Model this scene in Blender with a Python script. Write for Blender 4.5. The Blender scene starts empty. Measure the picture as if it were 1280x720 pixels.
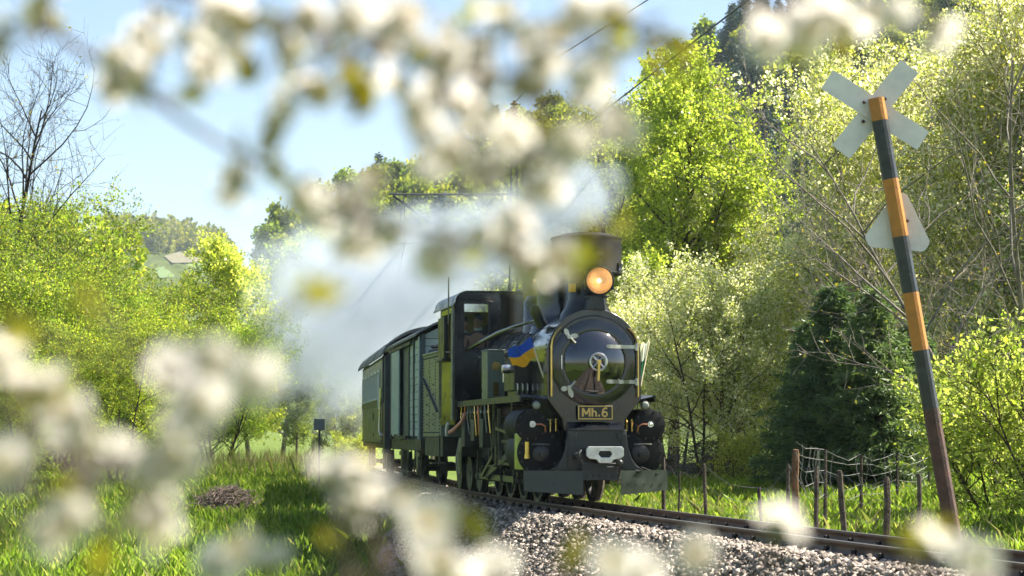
import bpy, bmesh, math, random
import numpy as np
from mathutils import Vector, Matrix, Quaternion

SC = bpy.context.scene
COL = SC.collection
R = math.radians

# ------------------------------------------------------------------ camera, sky, sun, exposure
FPX = 2500.0                       # focal length in pixels of the 1280 px wide photograph
CAMZ = 0.97                        # lens height above the rail head
PITCH = math.atan((546 - 360) / FPX)
cam_data = bpy.data.cameras.new('camera')
cam = bpy.data.objects.new('camera', cam_data)
COL.objects.link(cam)
cam.location = (0, 0, CAMZ)
cam.rotation_euler = (math.pi / 2 + PITCH, 0, 0)
cam_data.sensor_width = 36.0
cam_data.lens = FPX / 1280 * 36.0
cam_data.clip_start = 0.05
cam_data.clip_end = 6000
cam_data.dof.use_dof = True
cam_data.dof.focus_distance = 29.0
cam_data.dof.aperture_fstop = 4.2
SC.camera = cam

SUN_AZ, SUN_EL = R(79), R(52)      # azimuth to the right of the view axis, elevation
world = bpy.data.worlds.new('World')
SC.world = world
world.use_nodes = True
wn = world.node_tree.nodes
sky = wn.new('ShaderNodeTexSky')
sky.sky_type = 'NISHITA'
sky.sun_disc = False
sky.sun_elevation = SUN_EL
sky.sun_rotation = SUN_AZ
sky.air_density = 1.0
sky.dust_density = 1.0
sky.ozone_density = 1.0
world.node_tree.links.new(sky.outputs[0], wn['Background'].inputs[0])
wn['Background'].inputs[1].default_value = 0.058

sun_data = bpy.data.lights.new('sun', 'SUN')
sun_data.energy = 5.0
sun_data.angle = R(0.5)
sun_data.color = (1.0, 0.93, 0.80)
sun = bpy.data.objects.new('sun', sun_data)
COL.objects.link(sun)
_sd = Vector((math.sin(SUN_AZ) * math.cos(SUN_EL), math.cos(SUN_AZ) * math.cos(SUN_EL), math.sin(SUN_EL)))
sun.rotation_euler = _sd.to_track_quat('Z', 'Y').to_euler()
sun.location = _sd * 60

SC.view_settings.view_transform = 'Standard'
SC.view_settings.look = 'None'
SC.view_settings.exposure = 1.9
SC.view_settings.gamma = 1.0
SC.view_settings.use_curve_mapping = False
SC.render.engine = 'CYCLES'
cy = SC.cycles
cy.use_denoising = True
cy.max_bounces = 8
cy.diffuse_bounces = 5
cy.glossy_bounces = 3
cy.transmission_bounces = 5
cy.transparent_max_bounces = 6
cy.volume_bounces = 2
cy.sample_clamp_indirect = 6.0
cy.caustics_reflective = False
cy.caustics_refractive = False

def at(px, py, Z):
    """world point on the ray of photo pixel (px, py), at world depth Y = Z"""
    x, u = (px - 640) / FPX, -(py - 360) / FPX
    cp, sp = math.cos(PITCH), math.sin(PITCH)
    d = Vector((x, cp - u * sp, sp + u * cp))
    return Vector((0, 0, CAMZ)) + d * (Z / d.y)

# ------------------------------------------------------------------ materials
MATS = {}
def mat(name, color=(.5, .5, .5), rough=.6, metal=0.0, spec=.5, var=0.0, vscale=6.0, bump=0.0, bscale=30.0,
        coat=0.0, color2=None, emis=None, alpha=None, trans=0.0, rvar=0.0):
    if name in MATS: return MATS[name]
    m = bpy.data.materials.new(name); m.use_nodes = True
    nt = m.node_tree; n = nt.nodes; L = nt.links
    p = n['Principled BSDF']
    p.inputs['Roughness'].default_value = rough
    p.inputs['Metallic'].default_value = metal
    p.inputs['Specular IOR Level'].default_value = spec
    p.inputs['Coat Weight'].default_value = coat
    p.inputs['Coat Roughness'].default_value = .06
    p.inputs['Transmission Weight'].default_value = trans
    p.inputs['Base Color'].default_value = (*color, 1)
    if emis:
        p.inputs['Emission Color'].default_value = (*emis[0], 1); p.inputs['Emission Strength'].default_value = emis[1]
    tc = None
    if var or color2 or bump or rvar:
        tc = n.new('ShaderNodeTexCoord')
    if var or color2:
        nz = n.new('ShaderNodeTexNoise'); nz.inputs['Scale'].default_value = vscale
        nz.inputs['Detail'].default_value = 6; nz.inputs['Roughness'].default_value = .65
        L.new(tc.outputs['Object'], nz.inputs['Vector'])
        cr = n.new('ShaderNodeValToRGB')
        c2 = color2 if color2 else tuple(min(1, c * (1 + var)) for c in color)
        c1 = color if color2 else tuple(c * (1 - var) for c in color)
        cr.color_ramp.elements[0].position = .35; cr.color_ramp.elements[1].position = .65
        cr.color_ramp.elements[0].color = (*c1, 1); cr.color_ramp.elements[1].color = (*c2, 1)
        L.new(nz.outputs['Fac'], cr.inputs['Fac']); L.new(cr.outputs['Color'], p.inputs['Base Color'])
    if rvar:
        nr = n.new('ShaderNodeTexNoise'); nr.inputs['Scale'].default_value = 5; nr.inputs['Detail'].default_value = 5
        L.new(tc.outputs['Object'], nr.inputs['Vector'])
        mr = n.new('ShaderNodeMapRange'); mr.inputs['From Min'].default_value = .3; mr.inputs['From Max'].default_value = .7
        mr.inputs['To Min'].default_value = max(0.02, rough - rvar); mr.inputs['To Max'].default_value = rough + rvar
        L.new(nr.outputs['Fac'], mr.inputs['Value']); L.new(mr.outputs[0], p.inputs['Roughness'])
    if bump:
        nb = n.new('ShaderNodeTexNoise'); nb.inputs['Scale'].default_value = bscale; nb.inputs['Detail'].default_value = 5
        L.new(tc.outputs['Object'], nb.inputs['Vector'])
        bp = n.new('ShaderNodeBump'); bp.inputs['Strength'].default_value = bump; bp.inputs['Distance'].default_value = .02
        L.new(nb.outputs['Fac'], bp.inputs['Height']); L.new(bp.outputs[0], p.inputs['Normal'])
    MATS[name] = m
    return m

def leafmat(name, stops, transl=.5, tgain=2.0, rough=.5, tobj=.25, tblue=.6):
    """leaf: every leaf its own colour (random per island), lets light through"""
    if name in MATS: return MATS[name]
    m = bpy.data.materials.new(name); m.use_nodes = True
    nt = m.node_tree; n = nt.nodes; L = nt.links
    p = n['Principled BSDF']; p.inputs['Roughness'].default_value = rough; p.inputs['Specular IOR Level'].default_value = .35
    g = n.new('ShaderNodeNewGeometry'); oi = n.new('ShaderNodeObjectInfo')
    cr = n.new('ShaderNodeValToRGB'); cr.color_ramp.interpolation = 'LINEAR'
    els = cr.color_ramp.elements
    while len(els) < len(stops): els.new(.5)
    for e, (pos, c) in zip(els, stops): e.position = pos; e.color = (*c, 1)
    L.new(g.outputs['Random Per Island'], cr.inputs['Fac'])
    hs = n.new('ShaderNodeHueSaturation')
    mr = n.new('ShaderNodeMapRange'); mr.inputs['To Min'].default_value = 1 - tobj; mr.inputs['To Max'].default_value = 1 + tobj
    L.new(oi.outputs['Random'], mr.inputs['Value']); L.new(mr.outputs[0], hs.inputs['Value'])
    mh = n.new('ShaderNodeMapRange'); mh.inputs['To Min'].default_value = .5 - tobj * .06; mh.inputs['To Max'].default_value = .5 + tobj * .06
    mm = n.new('ShaderNodeMath'); mm.operation = 'FRACT'; mk = n.new('ShaderNodeMath'); mk.operation = 'MULTIPLY'; mk.inputs[1].default_value = 7.31
    L.new(oi.outputs['Random'], mk.inputs[0]); L.new(mk.outputs[0], mm.inputs[0]); L.new(mm.outputs[0], mh.inputs['Value']); L.new(mh.outputs[0], hs.inputs['Hue'])
    L.new(cr.outputs['Color'], hs.inputs['Color']); L.new(hs.outputs['Color'], p.inputs['Base Color'])
    tr = n.new('ShaderNodeBsdfTranslucent')
    mu = n.new('ShaderNodeMix'); mu.data_type = 'RGBA'; mu.blend_type = 'MULTIPLY'; mu.inputs[0].default_value = 1
    mu.inputs[7].default_value = (tgain, tgain, tgain * tblue, 1)
    L.new(hs.outputs['Color'], mu.inputs[6]); L.new(mu.outputs[2], tr.inputs['Color'])
    mx = n.new('ShaderNodeMixShader'); mx.inputs[0].default_value = transl
    L.new(p.outputs[0], mx.inputs[1]); L.new(tr.outputs[0], mx.inputs[2])
    L.new(mx.outputs[0], n['Material Output'].inputs['Surface'])
    MATS[name] = m
    return m

# ------------------------------------------------------------------ objects and tags
def tag(o, label=None, cat=None, group=None, kind=None):
    if label: o['label'] = label
    if cat: o['category'] = cat
    if group: o['group'] = group
    if kind: o['kind'] = kind
    return o
def empty(name, loc=(0, 0, 0), rz=0.0, label=None, cat=None, group=None):
    o = bpy.data.objects.new(name, None); COL.objects.link(o)
    o.location = loc; o.rotation_euler = (0, 0, rz); o.empty_display_size = .2
    return tag(o, label, cat, group)
def link(name, mesh, parent=None, loc=(0, 0, 0)):
    o = bpy.data.objects.new(name, mesh); COL.objects.link(o); o.location = loc
    if parent: o.parent = parent
    return o
def copy_tree(o, parent=None):
    c = o.copy(); COL.objects.link(c); c.parent = parent
    for ch in o.children: copy_tree(ch, c)
    return c

def np_mesh(name, V, F, mats, midx=None, smooth=False):
    """V (n,3), F (m,k) with one k for all faces"""
    V = np.asarray(V, np.float32); F = np.asarray(F, np.int32)
    me = bpy.data.meshes.new(name); k = F.shape[1]
    me.vertices.add(len(V)); me.vertices.foreach_set('co', V.ravel())
    me.loops.add(F.size); me.loops.foreach_set('vertex_index', F.ravel())
    me.polygons.add(len(F)); me.polygons.foreach_set('loop_start', np.arange(0, F.size, k, dtype=np.int32))
    for m in (mats if isinstance(mats, (list, tuple)) else [mats]): me.materials.append(m)
    if midx is not None: me.polygons.foreach_set('material_index', np.asarray(midx, np.int32))
    if smooth: me.polygons.foreach_set('use_smooth', np.ones(len(F), bool))
    me.update(calc_edges=True); me.validate()
    return me

class MB:
    """collects shapes for ONE mesh object"""
    def __init__(self): self.v = []; self.f = []; self.mi = []; self.cur = 0
    def add(self, vs, fs):
        b = len(self.v); self.v += [tuple(x) for x in vs]
        for f in fs: self.f.append([b + i for i in f]); self.mi.append(self.cur)
        return self
    def box(self, x0, x1, y0, y1, z0, z1, rot=None, c=None):
        vs = [Vector((x, y, z)) for x in (x0, x1) for y in (y0, y1) for z in (z0, z1)]
        if rot is not None:
            cc = Vector(c) if c is not None else Vector(((x0 + x1) / 2, (y0 + y1) / 2, (z0 + z1) / 2))
            vs = [rot @ (v - cc) + cc for v in vs]
        return self.add(vs, [(0, 1, 3, 2), (4, 6, 7, 5), (0, 4, 5, 1), (2, 3, 7, 6), (0, 2, 6, 4), (1, 5, 7, 3)])
    def bar(self, a, b, w, h, up=(0, 0, 1)):
        a, b = Vector(a), Vector(b); d = (b - a).normalized(); s = d.cross(Vector(up))
        if s.length < 1e-4: s = d.cross(Vector((1, 0, 0)))
        s.normalize(); u = s.cross(d)
        vs = [p + s * (i * w / 2) + u * (j * h / 2) for p in (a, b) for i, j in ((-1, -1), (1, -1), (1, 1), (-1, 1))]
        return self.add(vs, [(3, 2, 1, 0), (4, 5, 6, 7), (0, 1, 5, 4), (1, 2, 6, 5), (2, 3, 7, 6), (3, 0, 4, 7)])
    def tube(self, pts, r, n=8, caps=True):
        pts = [Vector(p) for p in pts]; rr = r if isinstance(r, (list, tuple)) else [r] * len(pts)
        base = len(self.v); u = None
        for i, p in enumerate(pts):
            d = (pts[min(i + 1, len(pts) - 1)] - pts[max(i - 1, 0)]).normalized()
            if u is None:
                u = d.cross(Vector((0, 0, 1)))
                if u.length < 1e-3: u = d.cross(Vector((1, 0, 0)))
            u = (u - d * u.dot(d)).normalized(); w = d.cross(u)
            for k in range(n):
                a = 2 * math.pi * k / n
                self.v.append(tuple(p + (u * math.cos(a) + w * math.sin(a)) * rr[i]))
        for i in range(len(pts) - 1):
            for k in range(n):
                a, b = base + i * n + k, base + i * n + (k + 1) % n
                self.f.append([a, b, b + n, a + n]); self.mi.append(self.cur)
        if caps:
            self.f.append([base + k for k in range(n)][::-1]); self.mi.append(self.cur)
            e = base + (len(pts) - 1) * n
            self.f.append([e + k for k in range(n)]); self.mi.append(self.cur)
        return self
    def lathe(self, prof, c=(0, 0, 0), axis='z', n=32, closed_ends=True):
        """prof: list of (r, h) along the axis from point c"""
        c = Vector(c)
        ax = {'x': (Vector((0, 1, 0)), Vector((0, 0, 1)), Vector((1, 0, 0))), 'y': (Vector((0, 0, 1)), Vector((1, 0, 0)), Vector((0, 1, 0))),
              'z': (Vector((1, 0, 0)), Vector((0, 1, 0)), Vector((0, 0, 1)))}[axis] if isinstance(axis, str) else axis
        base = len(self.v)
        for r, h in prof:
            for k in range(n):
                a = 2 * math.pi * k / n
                self.v.append(tuple(c + (ax[0] * math.cos(a) + ax[1] * math.sin(a)) * r + ax[2] * h))
        for i in range(len(prof) - 1):
            for k in range(n):
                a, b = base + i * n + k, base + i * n + (k + 1) % n
                self.f.append([a, b, b + n, a + n]); self.mi.append(self.cur)
        if closed_ends:
            if prof[0][0] > 1e-4: self.f.append([base + k for k in range(n)][::-1]); self.mi.append(self.cur)
            if prof[-1][0] > 1e-4:
                e = base + (len(prof) - 1) * n; self.f.append([e + k for k in range(n)]); self.mi.append(self.cur)
        return self
    def ball(self, c, r, n=12, m=8):
        rx, ry, rz = r if isinstance(r, (list, tuple)) else (r, r, r)
        b = len(self.v); c = Vector(c)
        for i in range(m + 1):
            t = math.pi * i / m
            for k in range(n):
                a = 2 * math.pi * k / n
                self.v.append((c.x + rx * math.sin(t) * math.cos(a), c.y + ry * math.sin(t) * math.sin(a), c.z + rz * math.cos(t)))
        for i in range(m):
            for k in range(n):
                p, q = b + i * n + k, b + i * n + (k + 1) % n
                self.f.append([p, p + n, q + n, q]); self.mi.append(self.cur)
        return self
    def prism(self, poly, y0, y1, plane='xz'):
        """outline in (x,z) [or (y,z) / (x,y)] pushed along the third axis"""
        n = len(poly)
        def P(a, b, t): return (a, t, b) if plane == 'xz' else ((t, a, b) if plane == 'yz' else (a, b, t))
        vs = [P(a, b, y0) for a, b in poly] + [P(a, b, y1) for a, b in poly]
        fs = [list(range(n)), list(range(2 * n - 1, n - 1, -1))] + [[i, i + n, (i + 1) % n + n, (i + 1) % n] for i in range(n)]
        return self.add(vs, fs)
    def torus(self, c, Rr, r, axis='y', n=24, m=8):
        c = Vector(c); ax = {'x': (Vector((0, 1, 0)), Vector((0, 0, 1))), 'y': (Vector((0, 0, 1)), Vector((1, 0, 0))), 'z': (Vector((1, 0, 0)), Vector((0, 1, 0)))}[axis]
        w = ax[0].cross(ax[1]); b = len(self.v)
        for i in range(n):
            a = 2 * math.pi * i / n; d = ax[0] * math.cos(a) + ax[1] * math.sin(a)
            for k in range(m):
                t = 2 * math.pi * k / m
                self.v.append(tuple(c + d * (Rr + r * math.cos(t)) + w * (r * math.sin(t))))
        for i in range(n):
            for k in range(m):
                p = b + i * m + k; q = b + i * m + (k + 1) % m; p2 = b + ((i + 1) % n) * m + k; q2 = b + ((i + 1) % n) * m + (k + 1) % m
                self.f.append([p, p2, q2, q]); self.mi.append(self.cur)
        return self
    def mesh(self, name, m, sharp=35, recalc=True):
        me = bpy.data.meshes.new(name); me.from_pydata(self.v, [], self.f)
        for x in (m if isinstance(m, (list, tuple)) else [m]): me.materials.append(x)
        me.polygons.foreach_set('material_index', self.mi)
        if recalc:
            bm = bmesh.new(); bm.from_mesh(me); bmesh.ops.remove_doubles(bm, verts=bm.verts, dist=1e-5)
            bmesh.ops.recalc_face_normals(bm, faces=bm.faces); bm.to_mesh(me); bm.free()
        me.polygons.foreach_set('use_smooth', [True] * len(me.polygons))
        me.set_sharp_from_angle(angle=R(sharp))
        me.update()
        return me
    def build(self, name, m, parent=None, loc=(0, 0, 0), sharp=35, bevel=0.0):
        o = link(name, self.mesh(name, m, sharp), parent, loc)
        if bevel:
            b = o.modifiers.new('bevel', 'BEVEL'); b.width = bevel; b.segments = 2; b.limit_method = 'ANGLE'; b.angle_limit = R(40)
            b.harden_normals = False
        return o

# ------------------------------------------------------------------ track alignment
_S = np.arange(-40, 260, .1)
_TH = np.interp(_S, [-40, -12, 0, 5, 14, 24, 60, 260], [R(a) for a in (16, 14.6, 12.6, 11, 8.3, 7.0, 3.6, -14)])
_i0 = int(np.argmin(abs(_S)))
_TX = np.cumsum(-np.sin(_TH)) * .1; _TY = np.cumsum(np.cos(_TH)) * .1
_TX += (747 - 640) / 88.0 - _TX[_i0]; _TY += FPX / 88.0 - _TY[_i0]
def track(s, v=0.0):
    i = np.interp(s, _S, np.arange(len(_S)))
    th = np.interp(s, _S, _TH)
    x = np.interp(s, _S, _TX) + v * np.cos(th); y = np.interp(s, _S, _TY) + v * np.sin(th)
    return x, y, th
def lateral(x, y):
    """signed distance from the track centre line (negative = camera side)"""
    x = np.asarray(x, float); y = np.asarray(y, float)
    sub = slice(0, len(_S), 10)
    tx, ty, th = _TX[sub], _TY[sub], _TH[sub]
    out = np.empty(x.shape)
    fx, fy, fo = x.ravel(), y.ravel(), out.reshape(-1)
    for a in range(0, fx.size, 4000):
        dx = fx[a:a + 4000, None] - tx; dy = fy[a:a + 4000, None] - ty
        k = np.argmin(dx * dx + dy * dy, axis=1); r = np.arange(len(k))
        fo[a:a + 4000] = dx[r, k] * np.cos(th[k]) + dy[r, k] * np.sin(th[k])
    return out

rng = np.random.default_rng(7)
def vnoise(x, y, scale, seed=0):
    """cheap smooth noise, about -1..1"""
    x = np.asarray(x) / scale; y = np.asarray(y) / scale; s = seed * 1.7
    return (np.sin(x * 1.7 + y * .9 + s) + np.sin(x * -1.1 + y * 2.1 + s * 2.3) + np.sin(x * 2.9 + y * 1.3 + s * .7) * .6 + np.sin(x * .6 - y * 3.1 + s * 1.9) * .6) / 2.4

def bal_edge(y):
    """how far the ballast reaches down the camera side of the bank"""
    return np.interp(y, [29.5, 37], [2.9, 1.5])
def ground_z(x, y):
    x = np.asarray(x, float); y = np.asarray(y, float)
    v = lateral(x, y)
    near = -1.5 + np.clip((y - 26) / 38, 0, 1) * 1.33 + .10 * vnoise(x, y, 2.2) + .04 * vnoise(x, y, .7, 3)
    far = -.42 + np.clip((v - 2.2) / 13, 0, 1) * 1.0 + .07 * vnoise(x, y, 1.8, 5)
    far = far + np.clip((v - 16) / 120, 0, 1) * 4
    near = near + np.clip((y - 90) / 200, 0, 1) * 4 * np.clip((-v - 2) / 30, 0, 1)
    n_emb = np.clip(-.32 - (-v - 1.0) * .72, -1.5, -.32)
    f_emb = np.clip(-.32 - (v - 1.0) * .62, -.46, -.32)
    z = np.where(v < 0, np.maximum(near - .02, n_emb), np.maximum(far, f_emb))
    near_t = np.where((v < 0), np.where(-v < bal_edge(y), n_emb, z), np.where(v < 1.45, f_emb, z))
    return near_t
# ------------------------------------------------------------------ ground and hills
def graded(lo, hi, a, b, fine, grow=1.18):
    xs = list(np.arange(a, b, fine)); s = fine; x = xs[-1]
    while x < hi: s *= grow; x += s; xs.append(x)
    s = fine; x = xs[0]; pre = []
    while x > lo: s *= grow; x -= s; pre.append(x)
    return np.array(pre[::-1] + xs)
def grid_mesh(name, X, Y, Z, m, smooth=True):
    h, w = X.shape
    V = np.stack([X.ravel(), Y.ravel(), Z.ravel()], 1)
    i = np.arange(h * w).reshape(h, w)
    F = np.stack([i[:-1, :-1].ravel(), i[:-1, 1:].ravel(), i[1:, 1:].ravel(), i[1:, :-1].ravel()], 1)
    return np_mesh(name, V, F, m, smooth=smooth)

gm = mat('meadow', (.055, .10, .014), .9, color2=(.11, .14, .03), vscale=.9, bump=.6, bscale=6, spec=.15)
gx = graded(-1800, 1800, -13, 13, .22); gy = graded(-60, 2600, 14, 66, .3)
GX, GY = np.meshgrid(gx, gy)
GZ = ground_z(GX, GY)
tag(link('ground', grid_mesh('ground', GX, GY, GZ, gm)), kind='structure')

hill_m = mat('hill_floor', (.030, .045, .010), .95, color2=(.07, .085, .02), vscale=.06, spec=.1)
def crest_z(px, py, Z): return at(px, py, Z).z
# crest lines: (photo x, photo y, depth) with the height of the trees taken off
def hill(name, crest, base_y, depth_back, tree_h, nx=60, ny=26):
    cx = np.array([at(a, b, c).x for a, b, c in crest]); cyy = np.array([c for a, b, c in crest]); cz = np.array([max(.5, at(a, b, c).z - tree_h) for a, b, c in crest])
    o = np.argsort(cx); cx, cyy, cz = cx[o], cyy[o], cz[o]
    def zf(x, y):
        H = np.interp(x, cx, cz); Yc = np.interp(x, cx, cyy); Yb = base_y
        t = np.clip((y - Yb) / (Yc - Yb), 0, 1)
        up = H * (t * t * (3 - 2 * t) * .35 + t * .65)
        back = H - (y - Yc) * .22
        return np.where(y <= Yc, up, np.maximum(back, 0)) + 1.6 * vnoise(x, y, 17) * np.clip(t * 3, 0, 1) - .5
    xs = np.linspace(cx[0], cx[-1], nx); ys = np.linspace(base_y, cyy.max() + depth_back, ny)
    X, Y = np.meshgrid(xs, ys)
    tag(link(name, grid_mesh(name, X, Y, zf(X, Y), hill_m)), kind='structure')
    return zf, (cx[0], cx[-1])
zr, xr = hill('hill', [(250, 520, 330), (305, 330, 330), (335, 285, 340), (400, 240, 350), (450, 212, 360), (530, 186, 370), (620, 150, 380), (700, 112, 390), (800, 62, 400), (900, 20, 410), (1000, -30, 420), (1150, -90, 430), (1500, -200, 450)], 225, 120, 10)
zl, xl = hill('hill', [(-500, 60, 150), (-200, 150, 150), (0, 232, 150), (60, 246, 152), (110, 262, 155), (165, 292, 158), (215, 330, 160), (260, 480, 160)], 88, 80, 4.5, 40, 20)
zf_, xf = hill('hill', [(-300, 300, 1250), (60, 292, 1250), (120, 280, 1250), (170, 279, 1250), (220, 283, 1260), (262, 292, 1270), (290, 302, 1270), (340, 330, 1280), (420, 500, 1280)], 500, 500, 9, 60, 40)
# meadow and ploughed patch on the far hill
def patch(name, poly, m):
    bm = MB()
    P = []
    for px, py in poly:
        Z = 620.0
        for _ in range(60):
            p = at(px, py, Z)
            if p.z < float(zf_(np.array(p.x), np.array(p.y))) + 1.2: break
            Z += 10
        P.append(Vector((p.x, p.y, float(zf_(np.array(p.x), np.array(p.y))) + 1.5)))
    c = sum(P, Vector()) / len(P); c.z = float(zf_(np.array(c.x), np.array(c.y))) + 1.8
    bm.add([c] + P, [(0, i + 1, (i + 1) % len(P) + 1) for i in range(len(P))])
    tag(bm.build(name, m), kind='structure')

# ------------------------------------------------------------------ trees
BARK = mat('bark', (.05, .038, .027), .9, var=.45, vscale=9, bump=.5, bscale=25, spec=.2)
BARKG = mat('bark_grey', (.17, .15, .125), .9, var=.4, vscale=7, bump=.4, bscale=25, spec=.2)
BARKD = mat('bark_dark', (.022, .018, .014), .95, var=.4, vscale=8, bump=.4, bscale=25, spec=.15)
LM_YG = leafmat('leaf_yellow_green', [(0, (.075, .12, .014)), (.45, (.14, .205, .022)), (.8, (.205, .255, .035)), (1, (.26, .24, .05))], .6, 2.3)
LM_G = leafmat('leaf_bright_green', [(0, (.10, .14, .02)), (.5, (.175, .22, .035)), (1, (.25, .285, .06))], .62, 2.4, .35)
LM_P = leafmat('leaf_pale', [(0, (.17, .21, .04)), (.5, (.28, .32, .07)), (1, (.38, .40, .14))], .6, 2.1, .4)
LM_W = leafmat('blossom_pale', [(0, (.55, .55, .30)), (.5, (.72, .71, .46)), (1, (.82, .80, .62))], .6, 1.15, .5, .1, .85)
LM_CON = leafmat('needles', [(0, (.05, .095, .038)), (.6, (.085, .145, .05)), (1, (.14, .20, .065))], .3, 1.6)
LM_FAR = leafmat('leaf_far', [(0, (.085, .12, .016)), (.5, (.15, .19, .022)), (1, (.22, .235, .04))], .5, 2.0, tobj=.4)
LM_FARC = leafmat('needles_far', [(0, (.012, .035, .025)), (.6, (.022, .055, .036)), (1, (.036, .08, .045))], .12, 1.2, tobj=.4)
LM_OL = leafmat('leaf_bronze', [(0, (.10, .09, .012)), (.5, (.17, .16, .02)), (1, (.20, .13, .03))], .55, 2.0)

def leaf_quads(P, D, size, rs, aspect=.55, flat=None):
    """one folded leaf (two triangles sharing the midrib as one quad) per point"""
    n = len(P)
    D = D + rs.normal(0, .6, (n, 3)); D /= np.linalg.norm(D, axis=1)[:, None] + 1e-9
    Rn = rs.normal(0, 1, (n, 3))
    if flat is not None: Rn[:, 2] *= flat; Rn += 0
    S = np.cross(D, Rn); S /= np.linalg.norm(S, axis=1)[:, None] + 1e-9
    Lh = (size * np.clip(rs.lognormal(0, .38, n), .4, 2.2))[:, None]
    up = np.cross(S, D)
    a = P; c = P + D * Lh; m = P + D * Lh * .48 + up * Lh * .06
    b = m + S * Lh * aspect / 2; d = m - S * Lh * aspect / 2
    V = np.stack([a, b, c, d], 1).reshape(-1, 3)
    F = np.arange(4 * n, dtype=np.int32).reshape(n, 4)
    return V, F

class Wood:
    """branch skeleton: polylines with radii, plus sample points for leaves"""
    def __init__(self, seed): self.rs = np.random.default_rng(seed); self.lines = []; self.tw = []
    def line(self, p, d, L, r, nseg, wob, trop, lev):
        pts = [np.array(p, float)]; d = np.array(d, float); d /= np.linalg.norm(d)
        for i in range(nseg):
            d = d + self.rs.normal(0, wob, 3) + np.array([0, 0, trop]); d /= np.linalg.norm(d)
            pts.append(pts[-1] + d * L / nseg)
        pts = np.array(pts); rr = r * (1 - .82 * np.linspace(0, 1, nseg + 1))
        self.lines.append((pts, rr, lev)); return pts, rr, d
    def mesh(self, name, m, min_r=.003, sides=(8, 6, 4, 3, 3, 3)):
        V = []; F = []; b = 0
        for pts, rr, lev in self.lines:
            n = sides[min(lev, 5)]; k = len(pts)
            T = np.gradient(pts, axis=0); T /= np.linalg.norm(T, axis=1)[:, None] + 1e-9
            ref = np.array([1., .3, .1]) if abs(T[0, 2]) > .7 else np.array([0, 0, 1.])
            U = np.cross(T, ref); U /= np.linalg.norm(U, axis=1)[:, None] + 1e-9; W = np.cross(T, U)
            a = np.linspace(0, 2 * np.pi, n, endpoint=False)
            ring = pts[:, None] + (U[:, None] * np.cos(a)[None, :, None] + W[:, None] * np.sin(a)[None, :, None]) * np.maximum(rr, min_r)[:, None, None]
            V.append(ring.reshape(-1, 3)); i = np.arange(k * n).reshape(k, n) + b
            j = np.roll(i, -1, 1)
            F.append(np.stack([i[:-1].ravel(), j[:-1].ravel(), j[1:].ravel(), i[1:].ravel()], 1)); b += k * n
        return np_mesh(name, np.concatenate(V), np.concatenate(F), m, smooth=True)

def broadleaf(seed, H, base, spread, stems, nl1, nl2, nl3, r0, shape='oval', lean=.12, trop=.03, up=.5):
    w = Wood(seed); rs = w.rs
    for s in range(stems):
        a = rs.uniform(0, 6.28); off = np.array([math.cos(a), math.sin(a), 0]) * (.12 + .25 * rs.random()) * (stems > 1)
        d = np.array([math.cos(a) * lean * (1.6 if stems > 1 else .3), math.sin(a) * lean * (1.6 if stems > 1 else .3), 1])
        Hs = H * (rs.uniform(.75, 1) if stems > 1 else .97)
        pts, rr, _ = w.line(off + np.array([0, 0, -.15]), d, Hs, r0 * (rs.uniform(.7, 1) if stems > 1 else 1), 10, .05, .02, 0)
        for i in range(nl1):
            t = base + (1 - base) * ((i + rs.random()) / nl1) ** .9 * .97
            k = t * 10; i0 = min(int(k), 9); p = pts[i0] + (pts[i0 + 1] - pts[i0]) * (k - i0)
            u = (t - base) / (1 - base)
            if shape == 'oval': prof = math.sin(math.pi * (.12 + .80 * u)) ** .7
            elif shape == 'cone': prof = (1 - u) * .9 + .15
            else: prof = math.sin(math.pi * (.25 + .66 * u)) ** .6
            az = rs.uniform(0, 6.28) if nl1 < 8 else i * 2.4 + rs.normal(0, .4)
            L1 = spread * prof * rs.uniform(.7, 1.1)
            el = up * rs.uniform(.5, 1.5) + .5 * u
            d1 = np.array([math.cos(az), math.sin(az), el])
            p1, r1, _ = w.line(p, d1, L1, max(.012, r0 * .42 * (1 - .6 * u)), 6, .14, trop, 1)
            for j in range(nl2):
                q = .25 + .75 * (j + rs.random()) / nl2; k = q * 6; j0 = min(int(k), 5); pp = p1[j0] + (p1[j0 + 1] - p1[j0]) * (k - j0)
                dd = (p1[min(j0 + 1, 6)] - p1[j0]); dd = dd / (np.linalg.norm(dd) + 1e-9)
                d2 = dd * .6 + rs.normal(0, .6, 3) + np.array([0, 0, .25])
                L2 = L1 * .42 * (1.15 - .6 * q) * rs.uniform(.7, 1.2) + .25
                p2, r2, _ = w.line(pp, d2, L2, max(.007, r1[j0] * .5), 4, .16, trop, 2)
                w.tw.append(p2)
                for m_ in range(nl3):
                    jj = rs.integers(1, 5); d3 = (p2[jj] - p2[jj - 1]); d3 = d3 / (np.linalg.norm(d3) + 1e-9) + rs.normal(0, .7, 3) + np.array([0, 0, .2])
                    p3, r3, _ = w.line(p2[jj], d3, L2 * rs.uniform(.35, .7), .006, 3, .2, trop, 3)
                    w.tw.append(p3)
    return w
def foliage(w, n, size, sigma, rs, aspect=.55):
    """leaves strewn along the twigs"""
    lens = np.array([np.linalg.norm(np.diff(t, axis=0), axis=1).sum() for t in w.tw]); pr = lens / lens.sum()
    idx = rs.choice(len(w.tw), n, p=pr)
    k = np.array([len(t) for t in w.tw]); t = rs.uniform(.05, 1, n) * (k[idx] - 1) * .999
    i0 = t.astype(int); off = np.concatenate([[0], np.cumsum(k)[:-1]]); A = np.concatenate(w.tw)
    a = A[off[idx] + i0]; b = A[off[idx] + i0 + 1]
    P = a + (b - a) * (t - i0)[:, None] + rs.normal(0, sigma, (n, 3))
    return leaf_quads(P, (b - a) / (np.linalg.norm(b - a, axis=1)[:, None] + 1e-9), size, rs, aspect)

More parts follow.
